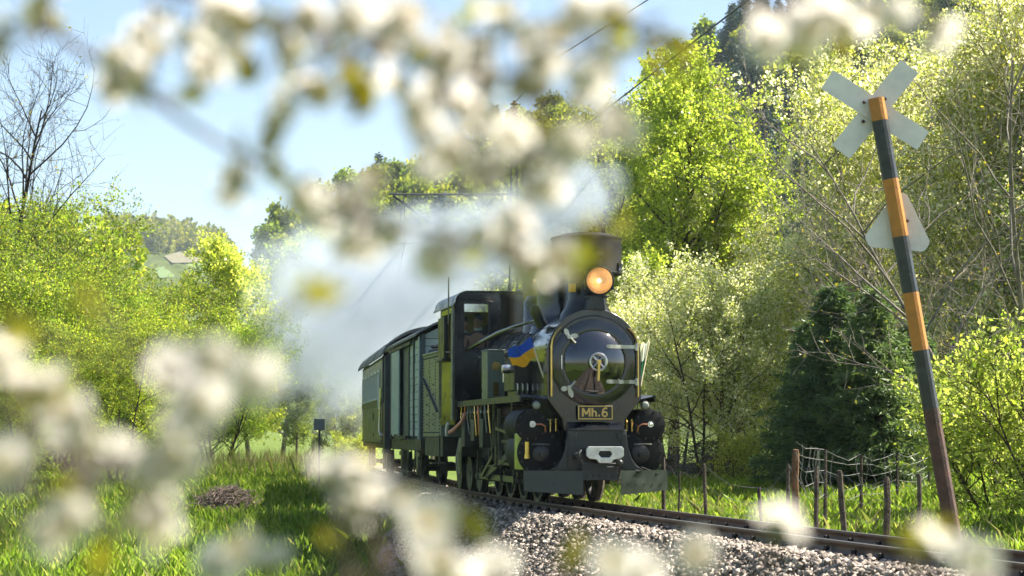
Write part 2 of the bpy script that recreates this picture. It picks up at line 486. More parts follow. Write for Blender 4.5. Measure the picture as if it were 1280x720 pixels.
def make_tree(name, w, leafs, wood_m, label, cat, group):
    """leafs: list of (count, size, sigma, material, aspect)"""
    t = empty(name, label=label, cat=cat, group=group)
    link('trunk', w.mesh('trunk', wood_m), t)
    if leafs:
        Vs, Fs, mi, b = [], [], [], 0
        for k, (n, size, sig, m, asp) in enumerate(leafs):
            V, F = foliage(w, n, size, sig, w.rs, asp); Vs.append(V); Fs.append(F + b); mi.append(np.full(len(F), k)); b += len(V)
        link('crown', np_mesh('crown', np.concatenate(Vs), np.concatenate(Fs), [l[3] for l in leafs], np.concatenate(mi)), t)
    return t
USED = {}
def place(proto, x, y, s=1.0, rz=0.0, label=None, dz=0.0, z=None, sz=None, group=None):
    k = proto.name
    if k not in USED: o = proto; USED[k] = 1
    else: o = copy_tree(proto)
    zz = float(ground_z(np.array([x]), np.array([y]))[0]) if z is None else z
    o.location = (x, y, zz + dz); o.rotation_euler = (0, 0, rz); o.scale = (s, s, sz or s)
    if label: o['label'] = label
    if group: o['group'] = group
    return o
def gp(px, Z): return (px - 640) / FPX * Z

def conifer(seed, H, rad, r0, whorls, nper, bare=.06):
    w = Wood(seed); rs = w.rs
    pts, rr, _ = w.line((0, 0, -.1), (0.02, 0, 1), H, r0, 12, .012, .02, 0)
    for i in range(whorls):
        t = bare + (1 - bare) * i / whorls
        k = t * 12; i0 = min(int(k), 11); p = pts[i0] + (pts[i0 + 1] - pts[i0]) * (k - i0)
        for j in range(nper):
            az = j * 6.28 / nper + i * 1.3 + rs.normal(0, .25); L = rad * (1 - t) ** .8 * rs.uniform(.65, 1.12) + .12
            p1, r1, _ = w.line(p, (math.cos(az), math.sin(az), .12 - .25 * (1 - t)), L, .03 * (1 - t) + .008, 5, .07, .03 if rs.random() < .6 else -.03, 1)
            w.tw.append(p1[1:])
            for q in range(5):
                kk = rs.integers(1, 5); dd = p1[kk + 1 if kk < 5 else kk] - p1[kk]; dd = dd / (np.linalg.norm(dd) + 1e-9)
                sd = np.array([-dd[1], dd[0], 0]) * (1 if q % 2 else -1)
                p2, r2, _ = w.line(p1[kk], dd * .8 + sd * .8 + np.array([0, 0, -.15]), L * .35 * rs.uniform(.6, 1.2), .006, 3, .08, -.05, 2)
                w.tw.append(p2)
    return w

GRP_HILL = 'trees covering the wooded hillside'
# tall bright tree behind the engine
poplar = make_tree('broadleaf_tree', broadleaf(11, 10.8, .20, 3.3, 1, 34, 9, 3, .16, 'oval', up=.7, trop=.04),
                   [(66000, .070, .09, LM_G, .78)], BARK, 'tall bright green spring tree behind the chimney of the engine', 'tree', 'trees beside the railway')
place(poplar, gp(838, 56), 56, 1.0, .4)
pop2 = place(poplar, gp(760, 60), 60, 1.0, 2.2, label='bright green spring tree half hidden by the steam above the boiler')
pop3 = place(poplar, gp(905, 62), 62, .68, 4.0, label='lower bright green tree just behind the tall one and the white blossom bushes')

# yellow-green trees and shrubs along the left of the meadow
hazelA = make_tree('leafy_shrub', broadleaf(21, 8.6, .10, 3.6, 5, 11, 9, 3, .085, 'round', .2, up=.7, trop=.04),
                   [(72000, .064, .10, LM_YG, .68), (5000, .075, .10, LM_OL, .6)], BARK, 'x', 'tree', 'yellow green trees edging the meadow')
hazelB = make_tree('leafy_shrub', broadleaf(22, 7.4, .08, 3.3, 6, 10, 9, 3, .07, 'round', .26, up=.75, trop=.05),
                   [(66000, .064, .10, LM_YG, .68), (10000, .066, .09, LM_P, .6)], BARK, 'x', 'tree', 'yellow green trees edging the meadow')
LBL = 'dense yellow green spring shrub in the thicket edging the meadow'
for i, (px, Z, s, rz, k) in enumerate([(20, 60, .92, .3, 0), (105, 63, .85, 1.4, 1), (195, 66, .76, 2.6, 0), (272, 70, .74, .2, 1), (-40, 57, .95, 4.4, 1), (70, 70, 1.0, 5.2, 1),
                                       (140, 74, .84, 3.3, 0), (-20, 76, 1.15, 3.9, 1), (235, 78, .74, 5.9, 1), (25, 52, .52, 2.0, 1), (150, 56, .55, .7, 0), (-10, 84, 1.22, 1.0, 0)]):
    place(hazelA if k == 0 else hazelB, gp(px, Z), Z, s, rz, label=LBL)
# trees behind the steam
paleT = make_tree('pale_tree', broadleaf(23, 8.2, .15, 2.6, 1, 26, 8, 3, .10, 'oval', .1, up=.8, trop=.05),
                  [(34000, .09, .11, LM_P, .6), (14000, .09, .11, LM_YG, .6)], BARKG, 'x', 'tree', 'trees at the end of the meadow behind the steam')
LBT = 'pale green tree at the end of the meadow, veiled by steam'
for px, Z, s, rz in [(312, 74, .95, 0), (352, 84, 1.08, 2), (395, 90, 1.20, 4), (440, 96, 1.2, 1), (290, 88, .95, 3), (485, 100, 1.3, 5), (540, 96, 1.1, .6), (600, 90, 1.1, 2.6), (370, 78, .6, 1.2), (425, 82, .66, 5.0), (655, 84, 1.0, 3.6)]:
    place(paleT, gp(px, Z), Z, s, rz, label=LBT)
# leafless tree over the left thicket
bare = make_tree('bare_tree', broadleaf(31, 13.0, .22, 5.6, 1, 24, 10, 6, .16, 'oval', .1, up=1.0, trop=.07), [(900, .07, .05, LM_OL, .5)], BARKD,
                 'leafless dark branched tree rising above the yellow green thicket', 'tree', None)
place(bare, gp(-30, 66), 66, .98, 1.1)
bare2 = place(bare, gp(105, 80), 80, .66, 3.0, label='smaller thin leafless tree standing beside the taller leafless one')

# right side: white blossom bushes, thicket and dark firs
whiteA = make_tree('blossoming_shrub', broadleaf(41, 6.2, .16, 2.9, 4, 11, 9, 3, .07, 'round', .22, up=.6, trop=.03),
                   [(32000, .052, .07, LM_P, .68), (30000, .050, .075, LM_W, .95)], BARK, 'x', 'tree', 'white blossoming shrubs by the fence')
whiteB = make_tree('blossoming_shrub', broadleaf(42, 8.8, .14, 3.2, 4, 13, 9, 4, .085, 'round', .2, up=.85, trop=.05),
                   [(42000, .056, .08, LM_P, .68), (34000, .054, .085, LM_W, .95), (8000, .056, .08, LM_YG, .6)], BARKG, 'x', 'tree', 'white blossoming shrubs by the fence')
LWS = {880: 'low white blossoming shrub rising over the grey twig tangle beside the engine', 935: 'white blossoming shrub between the grey twig tangle and the dark firs', 845: 'white blossoming shrub partly hidden by the smokebox of the engine',
       985: 'white blossoming shrub just behind the first dark fir', 1175: 'pale blossoming shrub behind the triangle plate of the crossing sign'}
LW = 'spring shrub with white blossom and pale young leaves in the lineside thicket'
for px, Z, s, rz, k in [(880, 46, .78, .4, 0), (935, 48, .86, 2.3, 0), (845, 52, .80, 4.0, 0), (985, 52, .66, 1.1, 1), (1150, 50, 1.0, 3.2, 1), (1175, 47, 1.0, 5.0, 1), (1215, 44, 1.10, .9, 1),
                        (1290, 42, 1.10, 2.7, 1), (1205, 62, 1.15, 2.0, 1), (1265, 60, 1.3, 4.4, 1), (1210, 58, 1.45, 1.9, 1), (1320, 52, 1.3, .3, 1), (945, 58, .80, 5.5, 1)]:
    place(whiteA if k == 0 else whiteB, gp(px, Z), Z, s, rz, label=LWS.get(px, LW))
fir = make_tree('fir_tree', conifer(51, 5.2, 1.75, .13, 26, 9, .10), [(32000, .13, .04, LM_CON, .24)], BARKD, 'x', 'tree', 'dark firs behind the wire fence')
for px, Z, s, rz in [(1045, 37.5, .78, .3), (1098, 36.5, .74, 2.0), (1010, 39, .66, 3.9), (1140, 38.5, .64, 5.1)]:
    place(fir, gp(px, Z), Z, s, rz, label={1045: 'broad dark fir standing behind the thick reddish fence post', 1010: 'slim dark fir closest to the white blossoming shrubs'}.get(px, 'dark green fir behind the back run of the wire fence'))
twiggy = make_tree('bare_tree', broadleaf(61, 9.5, .15, 4.6, 3, 13, 8, 4, .085, 'oval', .3, up=.9, trop=.02), [(1600, .05, .05, LM_OL, .7)], BARKG,
                   'twiggy grey leafless tree leaning over the white blossom shrubs', 'tree', None)
place(twiggy, gp(1262, 33), 33, .86, 2.4)
place(twiggy, gp(1180, 39), 39, .62, .2, label='low leafless grey tree with orange buds beside the dark firs')
lush = make_tree('leafy_shrub', broadleaf(71, 2.3, .05, 1.25, 6, 6, 7, 3, .03, 'round', .35, up=.7), [(15000, .055, .05, LM_P, .6), (4000, .05, .05, LM_YG, .6)], BARK,
                 'low bright leafy bush beside the leaning crossing post', 'bush', None)
place(lush, gp(1255, 28), 28, .95, 0)
place(lush, gp(1330, 25), 25, 1.0, 2.0, label='low leafy bush near the track at the end of the wire fence')
place(lush, gp(925, 44), 44, .55, 4.0, label='small leafy bush under the white blossoming shrubs')
place(lush, gp(440, 66), 66, .62, 4.0, label='small leafy bush beside the last carriage')

# hillside forest
farA = make_tree('hillside_tree', broadleaf(81, 9.5, .2, 3.6, 1, 13, 4, 0, .16, 'round', up=.6), [(1900, .50, .42, LM_FAR, .8)], BARK, 'x', 'tree', GRP_HILL)
farB = make_tree('hillside_tree', broadleaf(82, 10.5, .2, 3.2, 1, 13, 4, 0, .16, 'oval', up=.8), [(1800, .48, .42, LM_FAR, .8)], BARK, 'x', 'tree', GRP_HILL)
farC = make_tree('hillside_fir', conifer(83, 13, 2.6, .2, 17, 7, .05), [(2600, .62, .16, LM_FARC, .35)], BARKD, 'x', 'tree', 'firs on the wooded hillside')
rs = np.random.default_rng(5)
def pix(x, y, z):
    cp, sp = math.cos(PITCH), math.sin(PITCH)
    dz = z - CAMZ; f = y * cp + dz * sp; u = -y * sp + dz * cp
    return 640 + FPX * x / f, 360 - FPX * u / f
spots = []
for y in np.arange(250, 450, 6.4):
    for x in np.arange(-75, 150, 6.4):
        xx = x + rs.uniform(-2.8, 2.8); yy = y + rs.uniform(-2.8, 2.8)
        if xx < xr[0] + 4: continue
        zz = float(zr(np.array(xx), np.array(yy)))
        u, v_ = pix(xx, yy, zz + 6)
        yc = np.interp(u, [200, 330, 450, 620, 800, 1000, 1300], [335, 340, 380, 400, 300, 260, 200])
        if -20 < u < 1310 and -60 < v_ < yc and zz > 2: spots.append((xx, yy, zz, u, v_))
# keep the front-most and the crest: trees wholly behind the near crowns are left out
vis = [p for p in spots if (p[3] < 700 and p[4] < 330) or (840 < p[3] < 1040 and p[4] < 230) or (1040 <= p[3] < 1300 and p[4] < 60) or (700 <= p[3] <= 840 and p[4] < 90)]
rs.shuffle(vis)
ind = vis[:300]; rest = vis[300:]
for xx, yy, zz, u, v_ in ind:
    con = (870 < u < 1010 and v_ < 190 and rs.random() < .8) or rs.random() < .07
    pr = farC if con else (farA if rs.random() < .5 else farB)
    place(pr, xx, yy, rs.uniform(.75, 1.15), rs.uniform(0, 6.28), z=zz - .4,
          label='dark fir standing among the broadleaf trees on the wooded hillside' if con else 'round green broadleaf tree on the wooded hillside')
def wood_mass(name, pts, lsize, n, h, rad, m, label):
    Vs, Fs, b = [], [], 0
    for (x, y, z, s) in pts:
        c = rs.normal(0, 1, (n, 3)); c /= np.linalg.norm(c, axis=1)[:, None]; c *= rs.uniform(.55, 1, (n, 1))
        P = np.array([x, y, z + h * .55 * s]) + c * np.array([rad, rad, h * .5]) * s
        V, F = leaf_quads(P, c, lsize * s, rs, .8); Vs.append(V); Fs.append(F + b); b += len(V)
    o = link(name, np_mesh(name, np.concatenate(Vs), np.concatenate(Fs), m)); tag(o, label, 'woodland', kind='stuff'); return o
if rest: wood_mass('forest', [(a, b_, c - .3, rs.uniform(.8, 1.15)) for a, b_, c, _, _ in rest], 1.1, 330, 9.5, 3.3, LM_FAR, 'green broadleaf forest filling the gaps on the hillside')
lp = []
for y in np.arange(98, 172, 3.3):
    for x in np.arange(-62, -17, 3.3):
        xx, yy = x + rs.uniform(-1.5, 1.5), y + rs.uniform(-1.5, 1.5); zz = float(zl(np.array(xx), np.array(yy))); u, v_ = pix(xx, yy, zz + 3)
        if -30 < u < 235 and v_ < 320 and zz > 1: lp.append((xx, yy, zz - .2, rs.uniform(.7, 1.1)))
wood_mass('scrub', lp, .42, 420, 5.0, 2.0, LM_YG, 'yellow green scrub covering the near left hillside')
fp = []
for y in np.arange(900, 1300, 9):
    for x in np.arange(-260, -150, 9):
        xx, yy = x + rs.uniform(-4, 4), y + rs.uniform(-4, 4); zz = float(zf_(np.array(xx), np.array(yy))); u, v_ = pix(xx, yy, zz + 3)
        if 120 < u < 330 and v_ < 316 - max(0, (u - 200) * .0) and zz > 1: fp.append((xx, yy, zz - .2, rs.uniform(.8, 1.2)))
if fp: wood_mass('forest', fp, 1.7, 230, 13, 4.0, LM_FAR, 'distant bluish forest along the top of the far hill')
patch('field', [(205, 322), (225, 315), (262, 313), (285, 316), (280, 330), (215, 334)], mat('far_field', (.085, .075, .045), .95, color2=(.11, .10, .06), vscale=.05))
patch('field', [(190, 337), (240, 328), (300, 322), (300, 345), (200, 352)], mat('far_meadow', (.055, .095, .025), .95, color2=(.08, .12, .03), vscale=.05))
# ------------------------------------------------------------------ ballast
bal_m = mat('ballast_ground', (.10, .085, .075), .95, color2=(.27, .235, .205), vscale=16, bump=1.0, bscale=18, spec=.2)
def bal_z(v, s):
    v = np.asarray(v, float)
    z = np.where(v < 0, -.15 - np.clip(-v - 1.02, 0, 9) * .70, -.15 - np.clip(v - 1.0, 0, 9) * .62)
    return z
def sheet(name, s0, s1, ds, vlo, vhi, dv, m, edge=.25):
    ss = np.arange(s0, s1, ds); vs = np.arange(vlo, vhi + 1e-6, dv)
    Sg, Vg = np.meshgrid(ss, vs)
    k = (Vg - vlo) / (vhi - vlo)
    _, y_, _ = track(Sg, Vg)
    Vg = np.where(Vg < 0, Vg * (bal_edge(y_) + .05) / 2.95, Vg)
    Vg2 = Vg + edge * vnoise(Sg, Sg * .3, .7, 4) * (1 - k) ** 6 + edge * .6 * vnoise(Sg, Sg * .3, .5, 9) * k ** 6
    x, y, _ = track(Sg, Vg2)
    z = bal_z(Vg2, Sg) + .022 * vnoise(x, y, .17, 2) + .015 * vnoise(x, y, .08, 6)
    return tag(link(name, grid_mesh(name, x, y, z, m)), kind='structure')
sheet('ballast_bank', -22, 70, .12, -2.95, 1.55, .10, bal_m)

def stones(name, n, slo, shi, vlo, vhi, size, m, label, seed, lift=.012):
    rs = np.random.default_rng(seed)
    s = rs.uniform(slo, shi, n); v = rs.uniform(vlo, vhi, n)
    _, y, _ = track(s, v); kp = -v < bal_edge(y) + rs.normal(0, .06, n); s, v = s[kp], v[kp]; n = len(s)
    x, y, _ = track(s, v); z = bal_z(v, s) + lift + rs.normal(0, .010, n)
    base = np.array([(1, 0, 0), (0, 1, 0), (-1, 0, 0), (0, -1, 0), (.55, .55, .75), (-.6, .5, .7), (-.5, -.6, .75), (.6, -.5, .7), (.5, .5, -.7), (-.5, .5, -.7), (-.5, -.5, -.7), (.5, -.5, -.7)])
    tri = np.array([(4, 5, 6), (4, 6, 7), (0, 4, 7), (1, 5, 4), (2, 6, 5), (3, 7, 6), (0, 1, 4), (1, 2, 5), (2, 3, 6), (3, 0, 7), (0, 8, 1), (1, 9, 2), (2, 10, 3), (3, 11, 0)])
    V = base[None] * (1 + rs.normal(0, .17, (n, 12, 1))) * rs.uniform(.6, 1.35, (n, 1, 3)) * (size * rs.uniform(.55, 1.5, n) ** 1.2)[:, None, None] * .5
    q = rs.normal(0, 1, (n, 4)); q /= np.linalg.norm(q, axis=1)[:, None]
    w, a, b, c = q.T
    Rm = np.stack([np.stack([1 - 2 * (b * b + c * c), 2 * (a * b - c * w), 2 * (a * c + b * w)], 1), np.stack([2 * (a * b + c * w), 1 - 2 * (a * a + c * c), 2 * (b * c - a * w)], 1),
                   np.stack([2 * (a * c - b * w), 2 * (b * c + a * w), 1 - 2 * (a * a + b * b)], 1)], 1)
    V = np.einsum('nij,nkj->nki', Rm, V) + np.stack([x, y, z], 1)[:, None]
    F = tri[None] + (np.arange(n) * 12)[:, None, None]
    return tag(link(name, np_mesh(name, V.reshape(-1, 3), F.reshape(-1, 3), m)), label, 'gravel', kind='stuff')
def stonemat():
    m = bpy.data.materials.new('ballast_stone'); m.use_nodes = True; n = m.node_tree.nodes; L = m.node_tree.links; p = n['Principled BSDF']
    g = n.new('ShaderNodeNewGeometry'); cr = n.new('ShaderNodeValToRGB'); e = cr.color_ramp.elements
    e[0].color = (.075, .062, .052, 1); e[1].color = (.45, .385, .33, 1)
    e.new(.45).color = (.20, .168, .142, 1); e.new(.75).color = (.31, .26, .215, 1)
    L.new(g.outputs['Random Per Island'], cr.inputs[0]); L.new(cr.outputs[0], p.inputs['Base Color'])
    p.inputs['Roughness'].default_value = .85; p.inputs['Specular IOR Level'].default_value = .3
    return m
SM = stonemat()
stones('ballast_stones', 46000, -13, 16, -2.4, -.42, .050, SM, 'angular grey brown ballast stones on the track bank', 3)
stones('ballast_stones', 13000, -10, 4, -2.95, -2.35, .050, SM, 'ballast stones at the foot of the track bank', 6)
stones('ballast_stones', 6000, -13, 14, -.34, .34, .055, SM, 'angular ballast stones lying between the two rails', 4, -.01)
stones('ballast_stones', 6500, -13, 14, .42, 1.6, .055, SM, 'angular ballast stones along the fence side of the track', 5)

# ------------------------------------------------------------------ railway track
rail_m = mat('rail_steel', (.055, .038, .028), .55, .55, color2=(.11, .075, .055), vscale=5, rvar=.12)
railtop_m = mat('rail_head', (.32, .29, .27), .32, .9, var=.15, vscale=12)
slp_m = mat('sleeper_wood', (.07, .052, .04), .9, color2=(.17, .13, .10), vscale=8, bump=.6, bscale=22, spec=.2)
fast_m = mat('fastening_iron', (.016, .014, .014), .42, .6, var=.5, vscale=14)
tr = empty('railway_track', (0, 0, 0), label='narrow gauge railway track with brown rails on wooden sleepers', cat='track')
prof = [(-.052, -.118), (.052, -.118), (.052, -.108), (.011, -.095), (.009, -.038), (.028, -.028), (.028, -.004), (.022, 0), (-.022, 0), (-.028, -.004), (-.028, -.028), (-.009, -.038), (-.011, -.095), (-.052, -.108)]
for v in (-.408, .408):
    ss = np.arange(-24, 75, .5); V = []
    for s in ss:
        for a, b in prof:
            x, y, _ = track(s, v + a); V.append((x, y, b))
    n = len(prof); F = []; mi = []
    for i in range(len(ss) - 1):
        for k in range(n):
            a, b = i * n + k, i * n + (k + 1) % n
            F.append((a, b, b + n, a + n)); mi.append(1 if k == 7 else 0)
    o = link('rail', np_mesh('rail', V, F, [rail_m, railtop_m], mi), tr)
slm = MB().box(-.78, .78, -.10, .10, -.15, 0).mesh('sleeper', slp_m)
fm = MB()
fm.box(-.11, .11, -.075, .075, 0, .014)
for sx in (-1, 1):
    fm.box(sx * .045 if sx > 0 else -.115, .115 if sx > 0 else -.045, -.035, .035, .014, .034)
    fm.lathe([(.030, .03), (.032, .044), (.024, .05)], (sx * .083, 0, 0), 'z', 10)
    fm.lathe([(.021, .048), (.021, .072), (.012, .078)], (sx * .083, 0, 0), 'z', 6)
    fm.tube([(sx * .083, -.035, .05), (sx * .075, -.04, .075), (sx * .055, -.01, .055), (sx * .06, .02, .07), (sx * .083, .04, .06)], .011, 6)
fmesh = fm.mesh('fastening', fast_m)
jr = random.Random(3)
for i, s in enumerate(np.arange(-17.6, 44, .62)):
    x, y, th = track(s + jr.uniform(-.015, .015), jr.uniform(-.02, .02))
    o = link('sleeper', slm, tr, (x, y, -.132 + jr.uniform(-.004, .002))); o.rotation_euler = (0, 0, th + jr.uniform(-.01, .01))
    for v in (-.408, .408):
        f = link('fastening', fmesh, o, (v, 0, 0))

# ------------------------------------------------------------------ grass, weeds
def blades(name, x, y, z, h, m, label, seed, wid=.10, lean=.35, cat='grass'):
    rs = np.random.default_rng(seed); n = len(x)
    a = rs.uniform(0, 6.283, n); hh = h * rs.uniform(.5, 1.4, n); w = hh * wid
    c, s = np.cos(a), np.sin(a); ld = rs.normal(0, lean, (n, 2)) * hh[:, None]
    P = np.stack([x, y, z], 1)
    b0 = P + np.stack([-c * w, -s * w, -0.02 + 0 * w], 1); b1 = P + np.stack([c * w, s * w, -0.02 + 0 * w], 1)
    m0 = P + np.stack([ld[:, 0] * .35 + c * w * .8, ld[:, 1] * .35 + s * w * .8, hh * .6], 1)
    m1 = P + np.stack([ld[:, 0] * .35 - c * w * .8, ld[:, 1] * .35 - s * w * .8, hh * .6], 1)
    t = P + np.stack([ld[:, 0], ld[:, 1], hh], 1)
    V = np.stack([b0, b1, m0, t, m1], 1).reshape(-1, 3); F = np.arange(5 * n, dtype=np.int32).reshape(n, 5)
    return tag(link(name, np_mesh(name, V, F, m)), label, cat, kind='stuff')
GR = leafmat('grass_blade', [(0, (.07, .12, .014)), (.5, (.12, .19, .022)), (.85, (.18, .24, .04)), (1, (.27, .25, .10))], .55, 2.1, .45, .0)
DRY = leafmat('dry_stalk', [(0, (.22, .19, .09)), (.4, (.30, .27, .14)), (.7, (.12, .17, .03)), (1, (.16, .21, .04))], .35, 1.4, .6, .0)
rs = np.random.default_rng(17)
def scatter(n, xlo, xhi, ylo, yhi, cond):
    x = rs.uniform(xlo, xhi, n); y = ylo + (yhi - ylo) * rs.random(n) ** 1.2; v = lateral(x, y); k = cond(x, y, v)
    x, y = x[k], y[k]; return x, y, ground_z(x, y)
inview = lambda x, y, m=1.0: np.abs(x) < y * .256 + m
x, y, z = scatter(150000, -2, 15, 17, 52, lambda x, y, v: (v > 1.35) & inview(x, y) & (x > y * .03 - 1))
blades('grass', x, y, z, .19, GR, 'bright green grass on the fenced side of the track', 1)
x, y, z = scatter(150000, -19, 3, 16, 80, lambda x, y, v: (-v > bal_edge(y) - .12) & inview(x, y) & (v < 0))
blades('grass', x, y, z, .22, GR, 'green meadow grass beside the embankment', 2)
x, y, z = scatter(9000, -2, 15, 17, 45, lambda x, y, v: (v > 1.5) & (v < 4.2) & inview(x, y))
blades('dry_grass', x, y, z, .30, DRY, 'dry straw coloured stalks along the wire fence', 3, .03, .4)
x, y, z = scatter(12000, -15, -1, 46, 80, lambda x, y, v: (v < -2.2) & inview(x, y) & (x > -.17 * y) & (y > 58 + 6 * vnoise(x, y, 4)))
blades('dry_weeds', x, y, z, .62, DRY, 'tall pale dry weeds at the back of the meadow', 4, .011, .25)
x, y, z = scatter(5200, -5, 3, 22, 40, lambda x, y, v: (v < -2.0) & (v > -3.1) & inview(x, y) & (vnoise(x, y, .5, 8) > .15))
blades('weeds', x, y, z + .02, .24, leafmat('weed_leaf', [(0, (.10, .13, .012)), (1, (.20, .22, .03))], .5, 1.9), 'yellow green weeds creeping up the ballast bank', 5, .16, .5)

# ------------------------------------------------------------------ fence
post_m = mat('old_post', (.035, .028, .022), .92, color2=(.11, .09, .07), vscale=9, bump=.7, bscale=30, spec=.15)
postr_m = mat('reddish_post', (.075, .045, .026), .9, color2=(.16, .09, .045), vscale=8, bump=.6, bscale=26, spec=.15)
wire_m = mat('galvanised_wire', (.20, .20, .19), .5, .5, var=.3)
fence = empty('wire_fence', (0, 0, 0), label='sagging wire mesh fence on leaning weathered wooden posts beside the track', cat='fence')
posts = [(829, 571, 29.4, .04, 0, 0), (850, 589, 29.0, .02, -.1, 0), (880, 580, 28.0, .035, .06, 0), (949, 608, 25.6, .03, .12, 0), (985, 580, 25.2, .035, -.05, 0), (994, 562, 24.6, .06, -.01, 1),
         (1021, 583, 24.2, .04, -.03, 0), (1050, 588, 23.6, .048, .13, 0), (1108, 596, 22.6, .05, .0, 0), (1149, 592, 22.0, .035, -.06, 0)]
ptop = []
for k, (px, py, Z, r, ln, red) in enumerate(posts):
    t = at(px, py, Z); gz = float(ground_z(np.array([t.x]), np.array([t.y]))[0]) - .25
    b = Vector((t.x - ln * (t.z - gz) * -1, t.y, gz)); b.x = t.x + ln * .5
    m = MB(); q = random.Random(k)
    pts = [b.lerp(t, u) + Vector((q.uniform(-.008, .008), q.uniform(-.008, .008), 0)) for u in (0, .25, .5, .75, .96, 1)]
    r *= .78; m.tube(pts, [r * 1.05, r * 1.02, r, r * .97, r * .95, r * .7], 7)
    m.build('post', postr_m if red else post_m, fence, sharp=50); ptop.append((b, t))
order = sorted(range(len(ptop)), key=lambda i: ptop[i][1].x)
q = random.Random(9)
for h in (.98, .8, .62, .42):
    m = MB(); P = []
    for a, b in zip(order[:-1], order[1:]):
        for u in (0, .25, .5, .75):
            A = ptop[a][0].lerp(ptop[a][1], h); B = ptop[b][0].lerp(ptop[b][1], h)
            p = A.lerp(B, u); p.z -= .10 * math.sin(math.pi * u) * q.uniform(.4, 1.6); p.y += q.uniform(-.02, .02) - .045; P.append(p)
    P.append(ptop[order[-1]][0].lerp(ptop[order[-1]][1], h))
    m.tube(P, .003, 4); m.build('wire', wire_m, fence)
# second run of mesh going back from the thick post, in front of the firs
run = [at(994, 552, 24.6), at(1030, 562, 27), at(1075, 568, 30), at(1120, 566, 33), at(1160, 562, 35)]
bk = []
for k, t in enumerate(run[1:], 1):
    gz = float(ground_z(np.array([t.x]), np.array([t.y]))[0]) - .2
    MB().tube([(t.x, t.y, gz), (t.x + .02, t.y, t.z)], [.03, .024], 6).build('post', post_m, fence)
for h in (0, .14, .28, .44, .6):
    P = []
    for a, b in zip(run[:-1], run[1:]):
        for u in (0, .33, .66):
            p = a.lerp(b, u); p.z -= h + .09 * math.sin(math.pi * u) * q.uniform(.2, 1.6); P.append(p)
    P.append(run[-1] - Vector((0, 0, h))); MB().tube(P, .004, 4).build('wire', wire_m, fence)
for k in range(26):
    u = q.uniform(0, 3.99); a = run[int(u)].lerp(run[int(u) + 1], u % 1)
    MB().tube([a, a + Vector((q.uniform(-.06, .06), 0, -.22)), a + Vector((q.uniform(-.08, .08), 0, -.42)), a + Vector((q.uniform(-.05, .05), 0, -.62))], .003, 4).build('stay_wire', wire_m, fence)

# ------------------------------------------------------------------ level crossing sign
org_m = mat('orange_paint', (.42, .17, .018), .5, color2=(.30, .12, .02), vscale=9, bump=.15, bscale=40)
blk_m = mat('black_paint', (.010, .012, .014), .45, color2=(.035, .038, .04), vscale=11, bump=.2, bscale=40)
rust_m = mat('rusty_post', (.035, .018, .013), .7, color2=(.085, .04, .028), vscale=9, bump=.3)
alu_m = mat('sign_back_metal', (.56, .55, .52), .55, .1, color2=(.68, .67, .63), vscale=5, rvar=.1, bump=.1, bscale=9)
ZS = 17.6
base = at(1197, 700, ZS); top = at(1095, 123, ZS)
gz = float(min(base.z, bal_z(np.array(lateral(base.x, base.y)), 0))) - .5
ax = (top - base).normalized(); base = base + ax * ((gz - base.z) / ax.z)
sg = empty('crossing_sign', base, label='leaning black and orange level crossing post with the back of a cross board', cat='sign')
def along(py):    # point of the post axis at photo height py
    u = (top.z - at(1100, py, ZS).z) / ax.z
    return top - ax * u - base
side = Vector((1, -.55, 0)).normalized(); side = (side - ax * side.dot(ax)).normalized()
cuts = [(123, 151, org_m), (151, 224, blk_m), (224, 296, org_m), (296, 366, blk_m), (366, 438, org_m), (438, 511, blk_m), (511, None, rust_m)]
def oct_bar(m, a, b, w, d):
    fw = side.cross(ax).normalized(); c = .022
    pr = [(-w + c, -d), (w - c, -d), (w, -d + c), (w, d - c), (w - c, d), (-w + c, d), (-w, d - c), (-w, -d + c)]
    m.add([p + side * i + fw * j for p in (a, b) for i, j in pr], [list(range(8))[::-1], list(range(8, 16))] + [[i, (i + 1) % 8, (i + 1) % 8 + 8, i + 8] for i in range(8)])
for a, b, mm in cuts:
    A = along(a); B = along(b) if b else Vector((0, 0, 0))
    m = MB(); oct_bar(m, A, B - (B - A).normalized() * .001, .064, .056); m.build('post_band', mm, sg, sharp=25)
def board(p, qv, w, name='cross_board', dy=.085, th=.004):
    a = at(*p, ZS + dy) - base; b = at(*qv, ZS + dy) - base; d = (b - a).normalized(); nrm = Vector((0, 1, 0)); s = d.cross(nrm).normalized() * w / 2
    vs = [c + k * s + nrm * t for t in (0, th) for c, k in ((a, -1), (b, -1), (b, 1), (a, 1))]
    return MB().add(vs, [(0, 1, 2, 3), (7, 6, 5, 4), (0, 4, 5, 1), (1, 5, 6, 2), (2, 6, 7, 3), (3, 7, 4, 0)]).build(name, alu_m, sg)
board((1034, 99), (1154, 176), .20)
board((1051, 190), (1137, 83), .20, dy=.10)
def tri_plate():
    c = at(1123, 284, ZS + .09) - base; Rr = .325; P = []
    rot = R(-5)
    for k in range(3):
        ang = math.pi / 2 + k * 2 * math.pi / 3 + rot; v = Vector((math.cos(ang), 0, math.sin(ang))); nrm = Vector((-math.sin(ang), 0, math.cos(ang)))
        for j in (-.06, -.03, .03, .06): P.append(c + v * (Rr - .5 * abs(j)) + nrm * j)
    n = len(P); m = MB(); m.add(P + [p + Vector((0, .004, 0)) for p in P], [list(range(n)), list(range(2 * n - 1, n - 1, -1))] + [[i, i + n, (i + 1) % n + n, (i + 1) % n] for i in range(n)])
    m.build('triangle_plate', alu_m, sg)
tri_plate()
